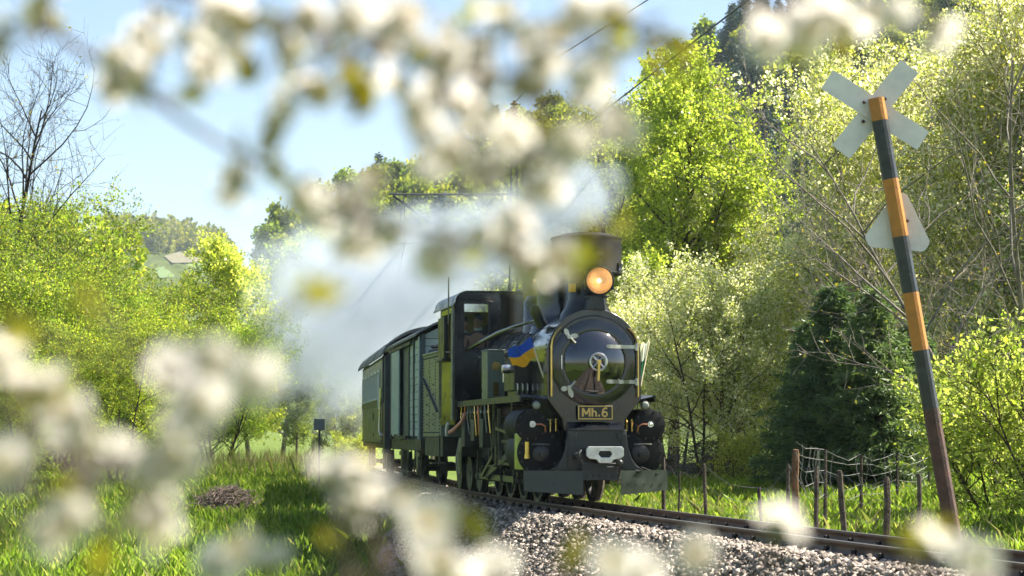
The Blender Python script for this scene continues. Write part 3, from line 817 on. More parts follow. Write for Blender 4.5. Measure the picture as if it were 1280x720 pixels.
for bx_, by_ in ((1080, 128), (1108, 147), (1106, 124), (1079, 152), (1112, 262), (1134, 276), (1128, 292)):
    p = at(bx_, by_, ZS + .08) - base; MB().lathe([(.016, -.004), (.016, -.012), (.008, -.016)], p, 'y', 8).build('bolt', rust_m, sg)
for py in (140, 262, 288):
    p = along(py); MB().box(p.x - .02, p.x + .02, p.y + .04, p.y + .10, p.z - .02, p.z + .02).build('bracket', blk_m, sg)

# ------------------------------------------------------------------ overhead line
mast_m = mat('mast_steel', (.07, .075, .075), .6, .4, var=.3)
ins_m = mat('insulator', (.12, .055, .035), .25)
x, y, th = track(21.5, 2.4); MZ = float(y)
gz = float(ground_z(np.array([x]), np.array([y]))[0])
mast = empty('catenary_mast', (x, y, gz), label='steel catenary mast with an arm reaching over the track, veiled by steam', cat='mast')
o0 = Vector((x, y, gz))
def rel(px, py, Z=MZ): return at(px, py, Z) - o0
mh = rel(0, 150).z; mx = 0
MB().bar((-.10, 0, -.3), (-.07, 0, mh), .05, .08, (0, 1, 0)).bar((.10, 0, -.3), (.07, 0, mh), .05, .08, (0, 1, 0)).build('post', mast_m, mast)
lac = MB()
for k in range(int(mh / .45)):
    sg_ = 1 if k % 2 else -1; lac.bar((-.085 * sg_, 0, k * .45), (.085 * sg_, 0, k * .45 + .45), .02, .02, (0, 1, 0))
lac.build('lacing', mast_m, mast)
tip = rel(486, 243); joint = rel(505, 243)
MB().tube([(0, 0, joint.z), joint, tip + Vector((0, 0, .02))], .03, 6).build('arm', mast_m, mast)
MB().tube([(0, 0, rel(0, 352).z), tip + Vector((.1, 0, -.03))], .035, 6).build('brace', mast_m, mast)
MB().tube([(0, 0, rel(0, 300).z), rel(492, 305)], .02, 6).tube([joint, rel(506, 304)], .012, 5).build('steady_arm', mast_m, mast)
im = MB()
for k in range(4): im.lathe([(.03, 0), (.10, .03), (.10, .06), (.03, .09)], (0, 0, mh + .06 + k * .1), 'z', 12)
im.lathe([(.03, 0), (.03, .5)], (0, 0, mh), 'z', 8); im.build('insulator', ins_m, mast)
def wire(P, r, label):
    m = MB(); pts = []
    for a, b in zip(P[:-1], P[1:]):
        for k in range(8): pts.append(a.lerp(b, k / 8))
    pts.append(P[-1]); m.tube(pts, r, 5)
    tag(m.build('overhead_wire', mast_m), label, 'wire', 'overhead line wires')
far = track(95, 2.2)
wire([at(985, -40, 25.5), at(935, 0, 27.5), at(700, 181, 41), o0 + Vector((0, -.1, joint.z + .03)), Vector((far[0], far[1], 6.8))], .014, 'dark feeder wire crossing the sky in front of the wooded hill')
wire([at(880, -45, 31), at(800, 6, 35), at(687, 78, 44), o0 + Vector((0, 0, mh + .42))], .012, 'thin upper wire ending at the insulator on the mast top')
c0 = track(21.5, 0); c1 = track(70, .2)
wire([o0 + joint + Vector((0, 0, -.02)), Vector((c1[0], c1[1], 6.5))], .012, 'thin carrier wire running from the arm end along the track')
wire([o0 + rel(506, 304), Vector((c1[0], c1[1], 5.4))], .012, 'thin contact wire above the last carriage')

# ------------------------------------------------------------------ small lineside things on the left
p = at(399, 583, 55); gz = float(ground_z(np.array([p.x]), np.array([p.y]))[0])
ls = empty('lineside_sign', (p.x, p.y, gz), label='small dark square sign on a thin post near the last carriage', cat='sign')
hh = at(399, 531, 55).z - gz
MB().tube([(0, 0, -.2), (0, 0, hh)], .03, 8).build('post', blk_m, ls)
MB().box(-.15, .15, -.045, -.03, hh - .15, hh + .16).build('plate', mat('sign_grey', (.10, .12, .13), .5, var=.2), ls, bevel=.004)
def brush(name, px, Z, w, h, n, m, label, seed):
    q = random.Random(seed); x0 = gp(px, Z); gz = float(ground_z(np.array([x0]), np.array([Z]))[0]); b = MB()
    for k in range(n):
        u = q.gauss(0, .42); v = q.gauss(0, .42); top = max(.08, h * (1 - .55 * (u * u + v * v)))
        c = Vector((u * w, v * w * .7, q.uniform(.02, top))); a = q.uniform(0, 6.28); L = q.uniform(.2, .55) * w
        d = Vector((math.cos(a), math.sin(a), q.uniform(-.5, .9))) * L
        b.tube([c - d * .5, c + Vector((q.uniform(-.04, .04), 0, q.uniform(-.02, .06))), c + d * .5], [.009, .007, .003], 4)
    return tag(b.build(name, m, loc=(x0, Z, gz)), label, 'brush pile')
twig_m = mat('dead_twigs', (.085, .06, .05), .9, color2=(.24, .19, .16), vscale=5, spec=.2)
brush('brush_heap', 285, 46, .85, .62, 700, twig_m, 'heap of dead cut twigs lying in the meadow', 1)
brush('brush_heap', 890, 47, 1.4, 1.0, 700, mat('grey_twigs', (.055, .05, .055), .9, color2=(.14, .12, .12), vscale=5), 'low tangle of grey twigs under the blossoming shrubs', 2)
# ------------------------------------------------------------------ the train
PAINT = mat('black_gloss_paint', (.005, .007, .011), .18, spec=.55, coat=.45, color2=(.012, .0125, .014), vscale=2.6, rvar=.13, bump=.06, bscale=3.5)
PAINT2 = mat('black_satin_paint', (.005, .007, .009), .36, spec=.45, coat=.08, color2=(.014, .014, .014), vscale=4, rvar=.14, bump=.08, bscale=6)
DOORM = mat('polished_black', (.006, .007, .010), .035, spec=.8, coat=1.0)
SOOT = mat('sooty_iron', (.006, .006, .006), .6, spec=.22, var=.5, vscale=5, rvar=.12)
PLOUGH = mat('plough_green_grey', (.022, .030, .019), .38, var=.25, vscale=5, rvar=.1)
BEAM = mat('beam_grey', (.012, .016, .017), .38, var=.25, vscale=5, rvar=.1)
BRASS = mat('brass', (.55, .38, .12), .25, 1.0, var=.15)
GOLD = mat('gold_paint', (.62, .42, .13), .4, .25)
STEEL = mat('bright_steel', (.55, .55, .54), .28, 1.0, var=.2, vscale=8, rvar=.1)
FIT = mat('dull_steel', (.40, .39, .35), .36, 1.0, var=.25, vscale=8, rvar=.1)
COPPER = mat('copper_pipe', (.48, .20, .11), .35, 1.0)
DARKM = mat('undergear', (.020, .022, .020), .5, .2, var=.5, vscale=5, rvar=.12)
OILY = mat('oily_steel', (.12, .13, .11), .32, .8, var=.4, vscale=7)
CREAM = mat('cream_cab_lining', (.42, .33, .13), .6, var=.15)
GLASS = mat('window_glass', (.9, .95, .95), .02, trans=1.0, spec=.5)
def glassmat():
    m = bpy.data.materials.new('thin_glass'); m.use_nodes = True; n = m.node_tree.nodes; L = m.node_tree.links
    t = n.new('ShaderNodeBsdfTransparent'); t.inputs[0].default_value = (.82, .86, .85, 1); g = n.new('ShaderNodeBsdfGlossy'); g.inputs['Roughness'].default_value = .03
    f = n.new('ShaderNodeFresnel'); f.inputs[0].default_value = 1.5; mx = n.new('ShaderNodeMixShader')
    L.new(f.outputs[0], mx.inputs[0]); L.new(t.outputs[0], mx.inputs[1]); L.new(g.outputs[0], mx.inputs[2]); L.new(mx.outputs[0], n['Material Output'].inputs['Surface'])
    return m
THIN = glassmat()
def vehicle(name, s0, s1, label, cat):
    x0, y0, _ = track(s0); x1, y1, _ = track(s1)
    th = math.atan2(-(x1 - x0), (y1 - y0))
    return empty(name, (x0, y0, 0), th, label, cat)
loco = vehicle('steam_locomotive', 0, 9.6, 'black steam locomotive number Mh.6 with round smokebox door and headlamp', 'locomotive')
def P(m, name, mt, parent=None, **k):
    o = m.build(name, mt, parent or loco, **k)
    if name in ('rivets', 'cover_bolts', 'bolts', 'lugs'): o['kind'] = 'stuff'
    return o

SF = .22                               # smokebox front plane
def smoke_profile(r, cz, grow=0):
    pts = []
    for k in range(33):
        a = math.pi * k / 32; pts.append((r * math.cos(a), cz + r * math.sin(a)))
    pts += [(-r, 1.52), (-.45 - grow, 1.22), (-.43 - grow, 1.06), (.43 + grow, 1.06), (.45 + grow, 1.22), (r, 1.52)]
    return pts
P(MB().prism(smoke_profile(.672, 2.11), SF + .05, 1.45), 'smokebox', PAINT, sharp=30)
P(MB().prism(smoke_profile(.695, 2.11, .01), SF, SF + .05), 'smokebox_front', PAINT, sharp=30, bevel=.008)
riv = MB()
for k in range(30):
    a = math.pi * (k + .5) / 30; riv.ball((.684 * math.cos(a), SF + .16, 2.11 + .684 * math.sin(a)), .012, 6, 4)
P(riv, 'rivets', PAINT)
# door
DZ = 2.03
door = P(MB().lathe([(.0, -.155), (.08, -.153), (.17, -.142), (.26, -.120), (.34, -.088), (.41, -.048), (.45, -.014)], (0, SF - .035, DZ), 'y', 64, False), 'smokebox_door', DOORM, sharp=60)
P(MB().lathe([(.445, -.012), (.452, -.03), (.475, -.034), (.50, -.03), (.60, -.028), (.622, -.018), (.625, .02), (.60, .03)], (0, SF - .012, DZ), 'y', 64, False), 'door_ring', PAINT, door, sharp=40)
P(MB().lathe([(.63, -.006), (.655, -.004), (.655, .01)], (0, SF - .002, DZ + .03), 'y', 64, False), 'door_rim', PAINT2, door)
hw = MB().torus((.0, SF - .27, DZ), .120, .017, 'y', 32, 8)
for k in range(4):
    a = math.pi / 4 + k * math.pi / 2; hw.tube([(0, SF - .27, DZ), (.118 * math.sin(a), SF - .27, DZ + .118 * math.cos(a))], .013, 6)
hw.lathe([(.035, -.30), (.035, -.16)], (0, SF, DZ), 'y', 12)
hwo = P(hw, 'hand_wheel', STEEL, door)
P(MB().bar((0, SF - .315, DZ + .03), (-.012, SF - .315, DZ - .27), .035, .02, (0, 1, 0)).lathe([(.03, -.335), (.03, -.30)], (0, SF, DZ), 'y', 10), 'lever', BRASS, door)
def dome_y(r):
    return SF - .035 + float(np.interp(r, [0, .08, .17, .26, .34, .41, .45, .62], [-.155, -.153, -.142, -.120, -.088, -.048, -.014, -.006]))
for dz in (.225, -.275):
    m = MB(); xs = [.17, .22, .3, .38, .46, .54, .60]; fr = []
    for x in xs:
        yy = dome_y(math.hypot(x, dz)) - .022; fr.append((x, yy))
    for (xa, ya), (xb, yb) in zip(fr[:-1], fr[1:]):
        m.bar((xa - .002, ya, DZ + dz), (xb + .002, yb, DZ + dz), .05, .022, (0, 1, 0)) if False else m.add(
            [(xa, ya, DZ + dz - .027), (xb, yb, DZ + dz - .027), (xb, yb, DZ + dz + .027), (xa, ya, DZ + dz + .027), (xa, ya + .03, DZ + dz - .027), (xb, yb + .03, DZ + dz - .027), (xb, yb + .03, DZ + dz + .027), (xa, ya + .03, DZ + dz + .027)],
            [(0, 1, 2, 3), (7, 6, 5, 4), (0, 4, 5, 1), (2, 6, 7, 3), (3, 7, 4, 0), (1, 5, 6, 2)])
    m.lathe([(.027, -.0), (.027, .03)], (xs[0], fr[0][1], DZ + dz), 'y', 14)
    m.lathe([(.03, -.05), (.03, .05)], (.615, SF - .05, DZ + dz), 'z', 12)
    P(m, 'hinge', FIT, door, sharp=40)
P(MB().tube([(.615, SF - .05, DZ - .36), (.615, SF - .05, DZ + .32)], .013, 8), 'hinge_pin', PAINT, door)
for dz, sg_ in ((.36, 1), (-.36, -1)):
    m = MB(); c = Vector((-.385, SF - .075, DZ + dz))
    for a, L in ((R(115), .13), (R(10 + 20 * (sg_ < 0)), .14)) if sg_ > 0 else ((R(195), .12), (R(290), .15)):
        d = Vector((math.cos(a - R(45) * (sg_ > 0)), 0, math.sin(a - R(45) * (sg_ > 0)))) if False else Vector((math.cos(a), 0, math.sin(a)))
        n_ = Vector((-d.z, 0, d.x))
        out = [c + d * (L * u) + n_ * w for u, w in ((0, .012), (.35, .032), (.7, .036), (.95, .018), (1, 0), (.95, -.018), (.7, -.036), (.35, -.032), (0, -.012))]
        nn = len(out); m.add(out + [o + Vector((0, .018, 0)) for o in out], [list(range(nn)), list(range(2 * nn - 1, nn - 1, -1))] + [[i, i + nn, (i + 1) % nn + nn, (i + 1) % nn] for i in range(nn)])
    d = Vector((.7, 0, -.7 * sg_)); m.tube([c - Vector((.02, .01, -.03 * sg_)), c + d * .13 + Vector((0, -.02, 0))], .018, 8)
    m.lathe([(.03, -.03), (.03, .05)], c, 'y', 10)
    P(m, 'clamp', FIT, door)
P(MB().tube([(-.49, SF - .03, DZ - .12), (-.49, SF - .07, DZ - .10), (-.49, SF - .07, DZ + .10), (-.49, SF - .03, DZ + .12)], .011, 8), 'door_handle', STEEL, door)
for sx in (-1, 1):
    x = .635 * sx; pts = [(x, SF - .06, 1.55), (x, SF - .06, 1.9), (x, SF - .06, 2.25), (x - sx * .015, SF - .06, 2.36), (x - sx * .06, SF - .06, 2.45), (x - sx * .13, SF - .06, 2.52)]
    m = MB().tube(pts, .013, 8)
    for q in (pts[0], pts[2], pts[-1]): m.tube([q, (q[0], SF + .01, q[2])], .012, 6)
    P(m, 'handrail', BRASS)
# number plate with its lettering
plate = P(MB().box(-.255, .255, SF - .075, SF - .055, 1.215, 1.415).box(-.2, .2, SF - .056, SF + .02, 1.23, 1.4), 'number_plate', PAINT2, bevel=.004)
m = MB()
for a, b in (((-.245, 1.225), (.245, 1.225)), ((.245, 1.225), (.245, 1.405)), ((.245, 1.405), (-.245, 1.405)), ((-.245, 1.405), (-.245, 1.225))):
    dx = .007 if a[1] == b[1] else 0; s_ = 1 if b[0] >= a[0] else -1
    m.bar((a[0] - dx * s_, SF - .079, a[1]), (b[0] + dx * s_, SF - .079, b[1]), .014, .008, (0, 1, 0))
P(m, 'plate_border', GOLD, plate)
lt = MB(); LY = SF - .078; W_ = .025; z0_, z1_ = 1.258, 1.380
def stroke(*pts, w=W_):
    for (xa, za), (xb, zb) in zip(pts[:-1], pts[1:]): lt.bar((xa, LY, za), (xb, LY, zb), w, .010, (0, 1, 0))
stroke((-.185, z0_), (-.185, z1_)); stroke((-.085, z0_), (-.085, z1_)); stroke((-.180, z1_ - .004), (-.135, z0_ + .030), w=.022); stroke((-.135, z0_ + .030), (-.090, z1_ - .004), w=.022)
stroke((-.045, z0_), (-.045, z1_)); stroke((-.045, 1.318), (-.030, 1.332), (-.002, 1.330), (.010, 1.312), (.010, z0_), w=.022)
lt.box(.040, .066, LY - .005, LY + .005, z0_, z0_ + .026)
six = [(.172, 1.372), (.145, 1.380), (.118, 1.362), (.104, 1.325), (.102, 1.290), (.112, 1.266), (.138, 1.258), (.166, 1.270), (.172, 1.295), (.162, 1.318), (.138, 1.326), (.112, 1.312)]
stroke(*six, w=.023)
P(lt, 'lettering', GOLD, plate)
# beam, saddle, ploughs, coupler
beam = []
for sx in (1, -1):
    side_ = [(.43, 1.065), (.44, .95), (.46, .80), (.51, .66), (.58, .56), (.68, .50)]
    beam += [(sx * a, b) for a, b in (side_ if sx == 1 else side_[::-1])]
bo = P(MB().prism(beam, .06, .10), 'buffer_beam', BEAM, bevel=.006)
m = MB()
for k in range(7): m.ball((-.30 + k * .10, .058, 1.02), .013, 6, 4)
for sx in (-1, 1):
    for k in range(6): m.ball((sx * .40, .058, .96 - k * .075), .011, 6, 4)
P(m, 'rivets', BEAM, bo)
for sx in (-1, 1):
    P(MB().box(sx * .39 - .035, sx * .39 + .035, .035, .0595, .53, 1.03).box(sx * .36 - .06, sx * .36 + .06, .03, .034, .93, 1.01), 'stiffener', BEAM, bo, bevel=.004)
P(MB().prism([(.05, 1.068), (.05, 1.075), (.30, 1.235), (.9, 1.235), (.9, .55), (.11, .55), (.11, 1.06)], -.40, .40, 'yz'), 'saddle', PAINT)
cp = MB()
cpo = [(-.27, .80), (-.24, .835), (.24, .835), (.27, .80), (.27, .70), (.22, .66), (.13, .655), (.085, .60), (-.085, .60), (-.13, .655), (-.22, .66), (-.27, .70)]
hole = [(-.10, .725), (-.075, .77), (.075, .77), (.10, .725), (.06, .68), (-.06, .68)]
n1, n2 = len(cpo), len(hole)
bm = bmesh.new()
def ring(o, y): return [bm.verts.new((a + .06, y, b)) for a, b in o]
a0, b0 = ring(cpo, -.20), ring(hole, -.20); a1, b1 = ring(cpo, -.14), ring(hole, -.14)
def eloop(vs): return [bm.edges.new((vs[i], vs[(i + 1) % len(vs)])) for i in range(len(vs))]
bmesh.ops.triangle_fill(bm, edges=eloop(a0) + eloop(b0), use_beauty=True); bmesh.ops.triangle_fill(bm, edges=eloop(a1) + eloop(b1), use_beauty=True)
for u, w in ((a0, a1), (b0, b1)):
    for i in range(len(u)): bm.faces.new((u[i], u[(i + 1) % len(u)], w[(i + 1) % len(u)], w[i]))
bmesh.ops.recalc_face_normals(bm, faces=bm.faces)
me = bpy.data.meshes.new('coupler'); bm.to_mesh(me); bm.free(); me.materials.append(mat('worn_bright_coupler', (.46, .46, .44), .38, .85, color2=(.68, .68, .66), vscale=9, bump=.25, bscale=20))
co = link('coupler', me, loco); bv = co.modifiers.new('bevel', 'BEVEL'); bv.width = .008; bv.segments = 2
P(MB().box(-.05, .17, -.14, .06, .62, .80), 'coupler_shank', DARKM, co)
P(MB().lathe([(.05, -.15), (.05, .06)], (-.30, 0, .70), 'y', 12), 'coupler_pin', DARKM, co)
P(MB().ball((.29, -.10, .60), .055), 'coupler_weight', DARKM, co)
P(MB().tube([(-.27, -.12, .78), (-.31, -.15, .74), (-.30, -.15, .66), (-.26, -.12, .62)], .016, 6), 'shackle', DARKM, co)
P(MB().box(-.24, .28, -.04, .06, .36, .60).box(-.26, .30, -.06, -.04, .52, .55), 'draw_box', BEAM, bevel=.006)
for k in range(5): P(MB().ball((-.17 + k * .09, -.045, .42), .014, 6, 4), 'bolt', BEAM)
for sx, outer, inner in ((-1, -1.07, -.235), (1, 1.06, .315)):
    zo, zi = .21, .15
    y_i, y_o = -.06, (.02 if sx < 0 else .16)
    a = [(inner, y_i, .495), (outer, y_o, .495), (outer, y_o - .02, zo), (inner, y_i - .03, zi)]
    m = MB().add(a + [(x, y + .012, z) for x, y, z in a], [(0, 1, 2, 3), (7, 6, 5, 4), (0, 4, 5, 1), (1, 5, 6, 2), (2, 6, 7, 3), (3, 7, 4, 0)])
    po = P(m, 'snow_plough', PLOUGH)
    m = MB()
    for k in range(5):
        u = .15 + k * .175; m.ball((inner + (outer - inner) * u, y_i + (y_o - y_i) * u - .022, .30), .011, 6, 4)
    P(m, 'bolts', PLOUGH, po)
    P(MB().bar((sx * .6, .0, .47), (sx * .5, .5, .62), .06, .03).bar((sx * .9, .1, .44), (sx * .6, .7, .6), .05, .03), 'stay', DARKM, po)
# headlamp
lx, lz, ly = .075, 3.205, .18
lamp = P(MB().lathe([(.205, .02), (.22, 0), (.22, .05), (.205, .06), (.20, .22), (.15, .30), (.06, .33), (0, .331)], (lx, ly, lz), 'y', 36, False), 'headlamp', PAINT, sharp=30)
lamp.data.materials[0] = PAINT
P(MB().lathe([(.19, .0), (.15, .06), (.08, .10), (.0, .115)], (lx, ly - .004, lz), 'y', 32, False), 'reflector', mat('lamp_reflector', (.80, .52, .26), .3, .6, var=.25, vscale=9, emis=((1, .48, .20), .07)), lamp)
P(MB().ball((lx, ly + .03, lz), .035, 12, 8), 'bulb', mat('lamp_bulb', (.9, .7, .45), .3, emis=((1, .70, .38), .9)), lamp)
P(MB().lathe([(.0, -.035), (.08, -.03), (.15, -.016), (.195, 0.0)], (lx, ly - .005, lz), 'y', 32, False), 'lens', THIN, lamp)
P(MB().torus((lx, ly - .003, lz), .203, .014, 'y', 36, 8), 'lens_rim', PAINT2, lamp)
m = MB()
for k in range(6):
    a = 2 * math.pi * (k + .5) / 6; m.box(lx + .225 * math.cos(a) - .018, lx + .225 * math.cos(a) + .018, ly, ly + .05, lz + .225 * math.sin(a) - .018, lz + .225 * math.sin(a) + .018)
P(m, 'lugs', PAINT2, lamp)
P(MB().prism([(-.13 + lx - .04, 2.78), (.13 + lx - .04, 2.78), (.10 + lx - .04, 2.97), (-.10 + lx - .04, 2.97)], ly, ly + .28).box(lx - .16, lx + .14, ly - .01, ly + .29, 2.965, 2.99), 'lamp_bracket', PAINT2, lamp, bevel=.006)
P(MB().lathe([(.075, .20), (.075, .34), (.10, .36), (.10, .40), (.055, .43)], (lx, ly + .15, lz), 'z', 16).tube([(lx - .09, ly + .15, lz + .2), (lx - .10, ly + .15, lz + .42), (lx - .06, ly + .15, lz + .52), (lx + .06, ly + .15, lz + .52), (lx + .10, ly + .15, lz + .42), (lx + .09, ly + .15, lz + .2)], .014, 6), 'lamp_chimney', PAINT2, lamp)
# chimney and spark arrester
CY = .80
ch = P(MB().lathe([(.42, 2.60), (.38, 2.76), (.31, 2.86), (.275, 2.98), (.265, 3.34)], (.03, CY, 0), 'z', 32), 'chimney', PAINT2)
P(MB().lathe([(.22, 3.30), (.47, 3.325), (.515, 3.33), (.52, 3.35), (.512, 3.37), (.512, 3.84), (.525, 3.85), (.525, 3.875), (.49, 3.885), (.34, 3.93), (.30, 3.935), (.28, 3.85), (.2, 3.7)], (.03, CY, 0), 'z', 48, False), 'spark_arrester', SOOT, ch, sharp=30)
P(MB().lathe([(.055, 0), (.055, .06), (.035, .06), (.035, .0)], (.43, CY - .36, 3.44), 'y', 16, False), 'ash_port', STEEL, ch)
m = MB()
for k in range(26):
    a = 2 * math.pi * k / 26; m.ball((.03 + .518 * math.cos(a), CY + .518 * math.sin(a), 3.862), .012, 6, 4)
P(m, 'rivets', SOOT, ch)
P(MB().box(-.29, -.20, CY - .30, CY - .22, 3.06, 3.18), 'yellow_tag', mat('yellow_enamel', (.75, .42, .02), .4), ch, bevel=.004)
# boiler
P(MB().lathe([(.615, 1.44), (.615, 6.02)], (0, 0, 2.11), 'y', 56), 'boiler', PAINT, sharp=30)
for y in (1.47, 2.3, 3.15, 4.0, 4.85, 5.7): P(MB().lathe([(.615, -.03), (.624, -.03), (.624, .03), (.615, .03)], (0, y, 2.11), 'y', 56, False), 'boiler_band', PAINT2, sharp=30)
P(MB().lathe([(.47, 2.55), (.44, 2.66), (.37, 2.74), (.355, 2.85), (.355, 3.36), (.33, 3.50), (.27, 3.60), (.15, 3.655), (0, 3.665)], (0, 2.55, 0), 'z', 40, False), 'steam_dome', PAINT, sharp=50)
P(MB().lathe([(.30, 2.6), (.28, 2.75), (.27, 3.12), (.2, 3.24), (0, 3.28)], (0, 4.0, 0), 'z', 32, False), 'sand_dome', PAINT, sharp=50)
P(MB().lathe([(.13, 2.6), (.12, 3.4), (.14, 3.41), (.14, 3.55), (.12, 3.58), (.07, 3.58)], (.05, 5.0, 0), 'z', 20), 'safety_valve', mat('dull_brass', (.22, .17, .07), .4, .7, var=.3))
P(MB().tube([(-.88, 5.95, 2.42), (-.86, 5.4, 2.48), (-.62, 4.3, 2.66), (-.47, 3.6, 2.73), (-.45, 2.6, 2.74), (-.46, 1.6, 2.72)], [.035, .035, .035, .03, .022, .02], 10), 'ejector_pipe', PAINT)
P(MB().tube([(-.64, 1.5, 2.30), (-.66, 3, 2.31), (-.66, 5.9, 2.32)], .016, 8), 'handrail', STEEL)
c = Vector((-.52, 1.32, 2.60)); d = Vector((-.42, -.10, .9)).normalized()
P(MB().tube([c, c + d * .10, c + d * .24, c + d * .30, c + d * .335, c + d * .35], [.085, .085, .085, .078, .05, .01], 16), 'oil_filler', PAINT2)
# running boards, boxes
for sx in (-1, 1):
    P(MB().box(min(sx * .58, sx * 1.0), max(sx * .58, sx * 1.0), .62, 6.0, 1.535, 1.565).box(sx * 1.0 - .012, sx * 1.0 + .012, .60, 6.0, 1.475, 1.57), 'running_board', BEAM)
    P(MB().prism([(.25, 1.22), (.62, 1.50), (.62, 1.56), (.25, 1.52)], min(sx * .42, sx * 1.0), max(sx * .42, sx * .98), 'yz') if False else MB().add(
        [(sx * .44, .26, 1.20), (sx * .66, .26, 1.50), (sx * .98, .62, 1.56), (sx * .60, .62, 1.56), (sx * .44, .30, 1.20), (sx * .66, .30, 1.54), (sx * .98, .66, 1.575), (sx * .60, .66, 1.575)],
        [(0, 1, 2, 3), (7, 6, 5, 4), (0, 4, 5, 1), (1, 5, 6, 2), (2, 6, 7, 3), (3, 7, 4, 0)]), 'apron_plate', PAINT)
lub = P(MB().box(-.90, -.56, 1.55, 2.35, 1.66, 2.08).box(-.91, -.55, 1.54, 2.36, 2.08, 2.10).box(-.86, -.6, 1.6, 2.3, 1.565, 1.66), 'lubricator_box', PAINT2, bevel=.012)
m = MB()
for k in range(4): m.tube([(-.86 + k * .075, 1.545, 1.76), (-.86 + k * .075, 1.50, 1.75), (-.86 + k * .075, 1.49, 1.66), (-.86 + k * .075, 1.55, 1.60)], .011, 6)
P(m, 'oil_pipe', STEEL, lub)
P(MB().lathe([(.0, -.10), (.06, -.09), (.07, 0), (.05, .1)], (-.97, 1.7, 1.98), 'x', 14, False).bar((-1.04, 1.7, 1.98), (-1.04, 1.7, 1.78), .025, .02), 'crank', STEEL, lub)
tb = P(MB().box(-.98, -.70, 3.35, 3.85, 1.565, 2.32).box(-.99, -.69, 3.34, 3.86, 2.32, 2.345), 'tall_box', mat('grey_green_box', (.10, .125, .105), .35, var=.15, rvar=.1), bevel=.01)
P(MB().lathe([(.07, -.012), (.07, 0)], (-.84, 3.35, 2.08), 'y', 16).box(-.88, -.80, 3.335, 3.349, 1.62, 1.82), 'dial', BRASS, tb)
P(MB().box(.62, .95, 1.7, 4.2, 1.565, 2.0), 'tool_box', PAINT2, bevel=.01)
# cylinders with valve chests
for sx in (-1, 1):
    m = MB().lathe([(.26, .42), (.335, .44), (.34, .48), (.34, 1.30), (.30, 1.32)], (sx * .745, 0, .745), 'y', 40)
    m.lathe([(.16, .40), (.235, .42), (.24, .45), (.24, 1.28), (.2, 1.30)], (sx * .87, 0, 1.135), 'y', 36)
    m.box(min(sx * .45, sx * .98), max(sx * .45, sx * .98), .52, 1.25, .72, 1.2)
    cyl = P(m, 'cylinder', SOOT, sharp=35)
    m = MB()
    for k in range(14):
        a = 2 * math.pi * k / 14; m.lathe([(.018, .405), (.018, .44)], (sx * .745 + .295 * math.cos(a), 0, .745 + .295 * math.sin(a)), 'y', 6)
    for k in range(10):
        a = 2 * math.pi * k / 10; m.lathe([(.015, .39), (.015, .43)], (sx * .87 + .20 * math.cos(a), 0, 1.135 + .20 * math.sin(a)), 'y', 6)
    P(m, 'cover_bolts', PAINT2, cyl)
    P(MB().lathe([(.045, .35), (.045, .41)], (sx * .87, 0, 1.15), 'y', 16).lathe([(.012, .34), (.022, .35)], (sx * .87, 0, 1.15), 'y', 10), 'valve_cap', STEEL, cyl)
    P(MB().tube([(sx * .82, .37, 1.15), (sx * .74, .35, 1.15), (sx * .69, .36, 1.12), (sx * .675, .38, 1.04)], .012, 8), 'copper_pipe', COPPER, cyl)
    for x_, z_ in ((.60, 1.13), (.52, 1.14)): P(MB().tube([(sx * x_, .40, z_ - .09), (sx * x_, .40, z_ + .09)], .013, 8).ball((sx * x_, .40, z_ + .04), .026, 8, 6), 'drain_valve', BRASS, cyl)
    P(MB().lathe([(.13, .425), (.13, .40), (.11, .392), (.04, .39), (.035, .36), (.0, .36)], (sx * .73, 0, .72), 'y', 20, False), 'piston_cover', PAINT2, cyl)
    P(MB().tube([(sx * .62, .36, .86), (sx * .80, .34, .865), (sx * .88, .35, .86)], .012, 6), 'hand_hold', OILY, cyl)
    P(MB().box(sx * 1.02 - .07, sx * 1.02 + .05, .44, .60, .50, 1.02) if sx < 0 else MB().box(sx * 1.0 - .02, sx * 1.0 + .04, .50, .62, .55, .95), 'side_plate', mat('painted_grass_reflection', (.30, .36, .05), .35, .0, var=.25, vscale=10) if sx < 0 else PAINT2, cyl, bevel=.02)  # left plate's yellow-green paints in sunlit grass mirrored by the cylinder side
    ml = P(MB().lathe([(.055, .06), (.068, .03), (.07, .0), (.05, -.01)], (sx * .80, .40, 1.42), 'y', 20).tube([(sx * .80, .45, 1.42), (sx * .80, .52, 1.55)], .02, 6), 'marker_lamp', PAINT2)
    P(MB().lathe([(.058, 0), (.04, -.02), (.0, -.028)], (sx * .80, .392, 1.42), 'y', 20, False), 'lens', mat('frosted_lens', (.22, .24, .20), .2, .1), ml)
P(MB().tube([(-.94, .40, .72), (-.94, .40, .90)], .035, 10).tube([(-.94, .40, .66), (-.94, .40, .72)], .045, 10), 'oil_cup', BRASS)
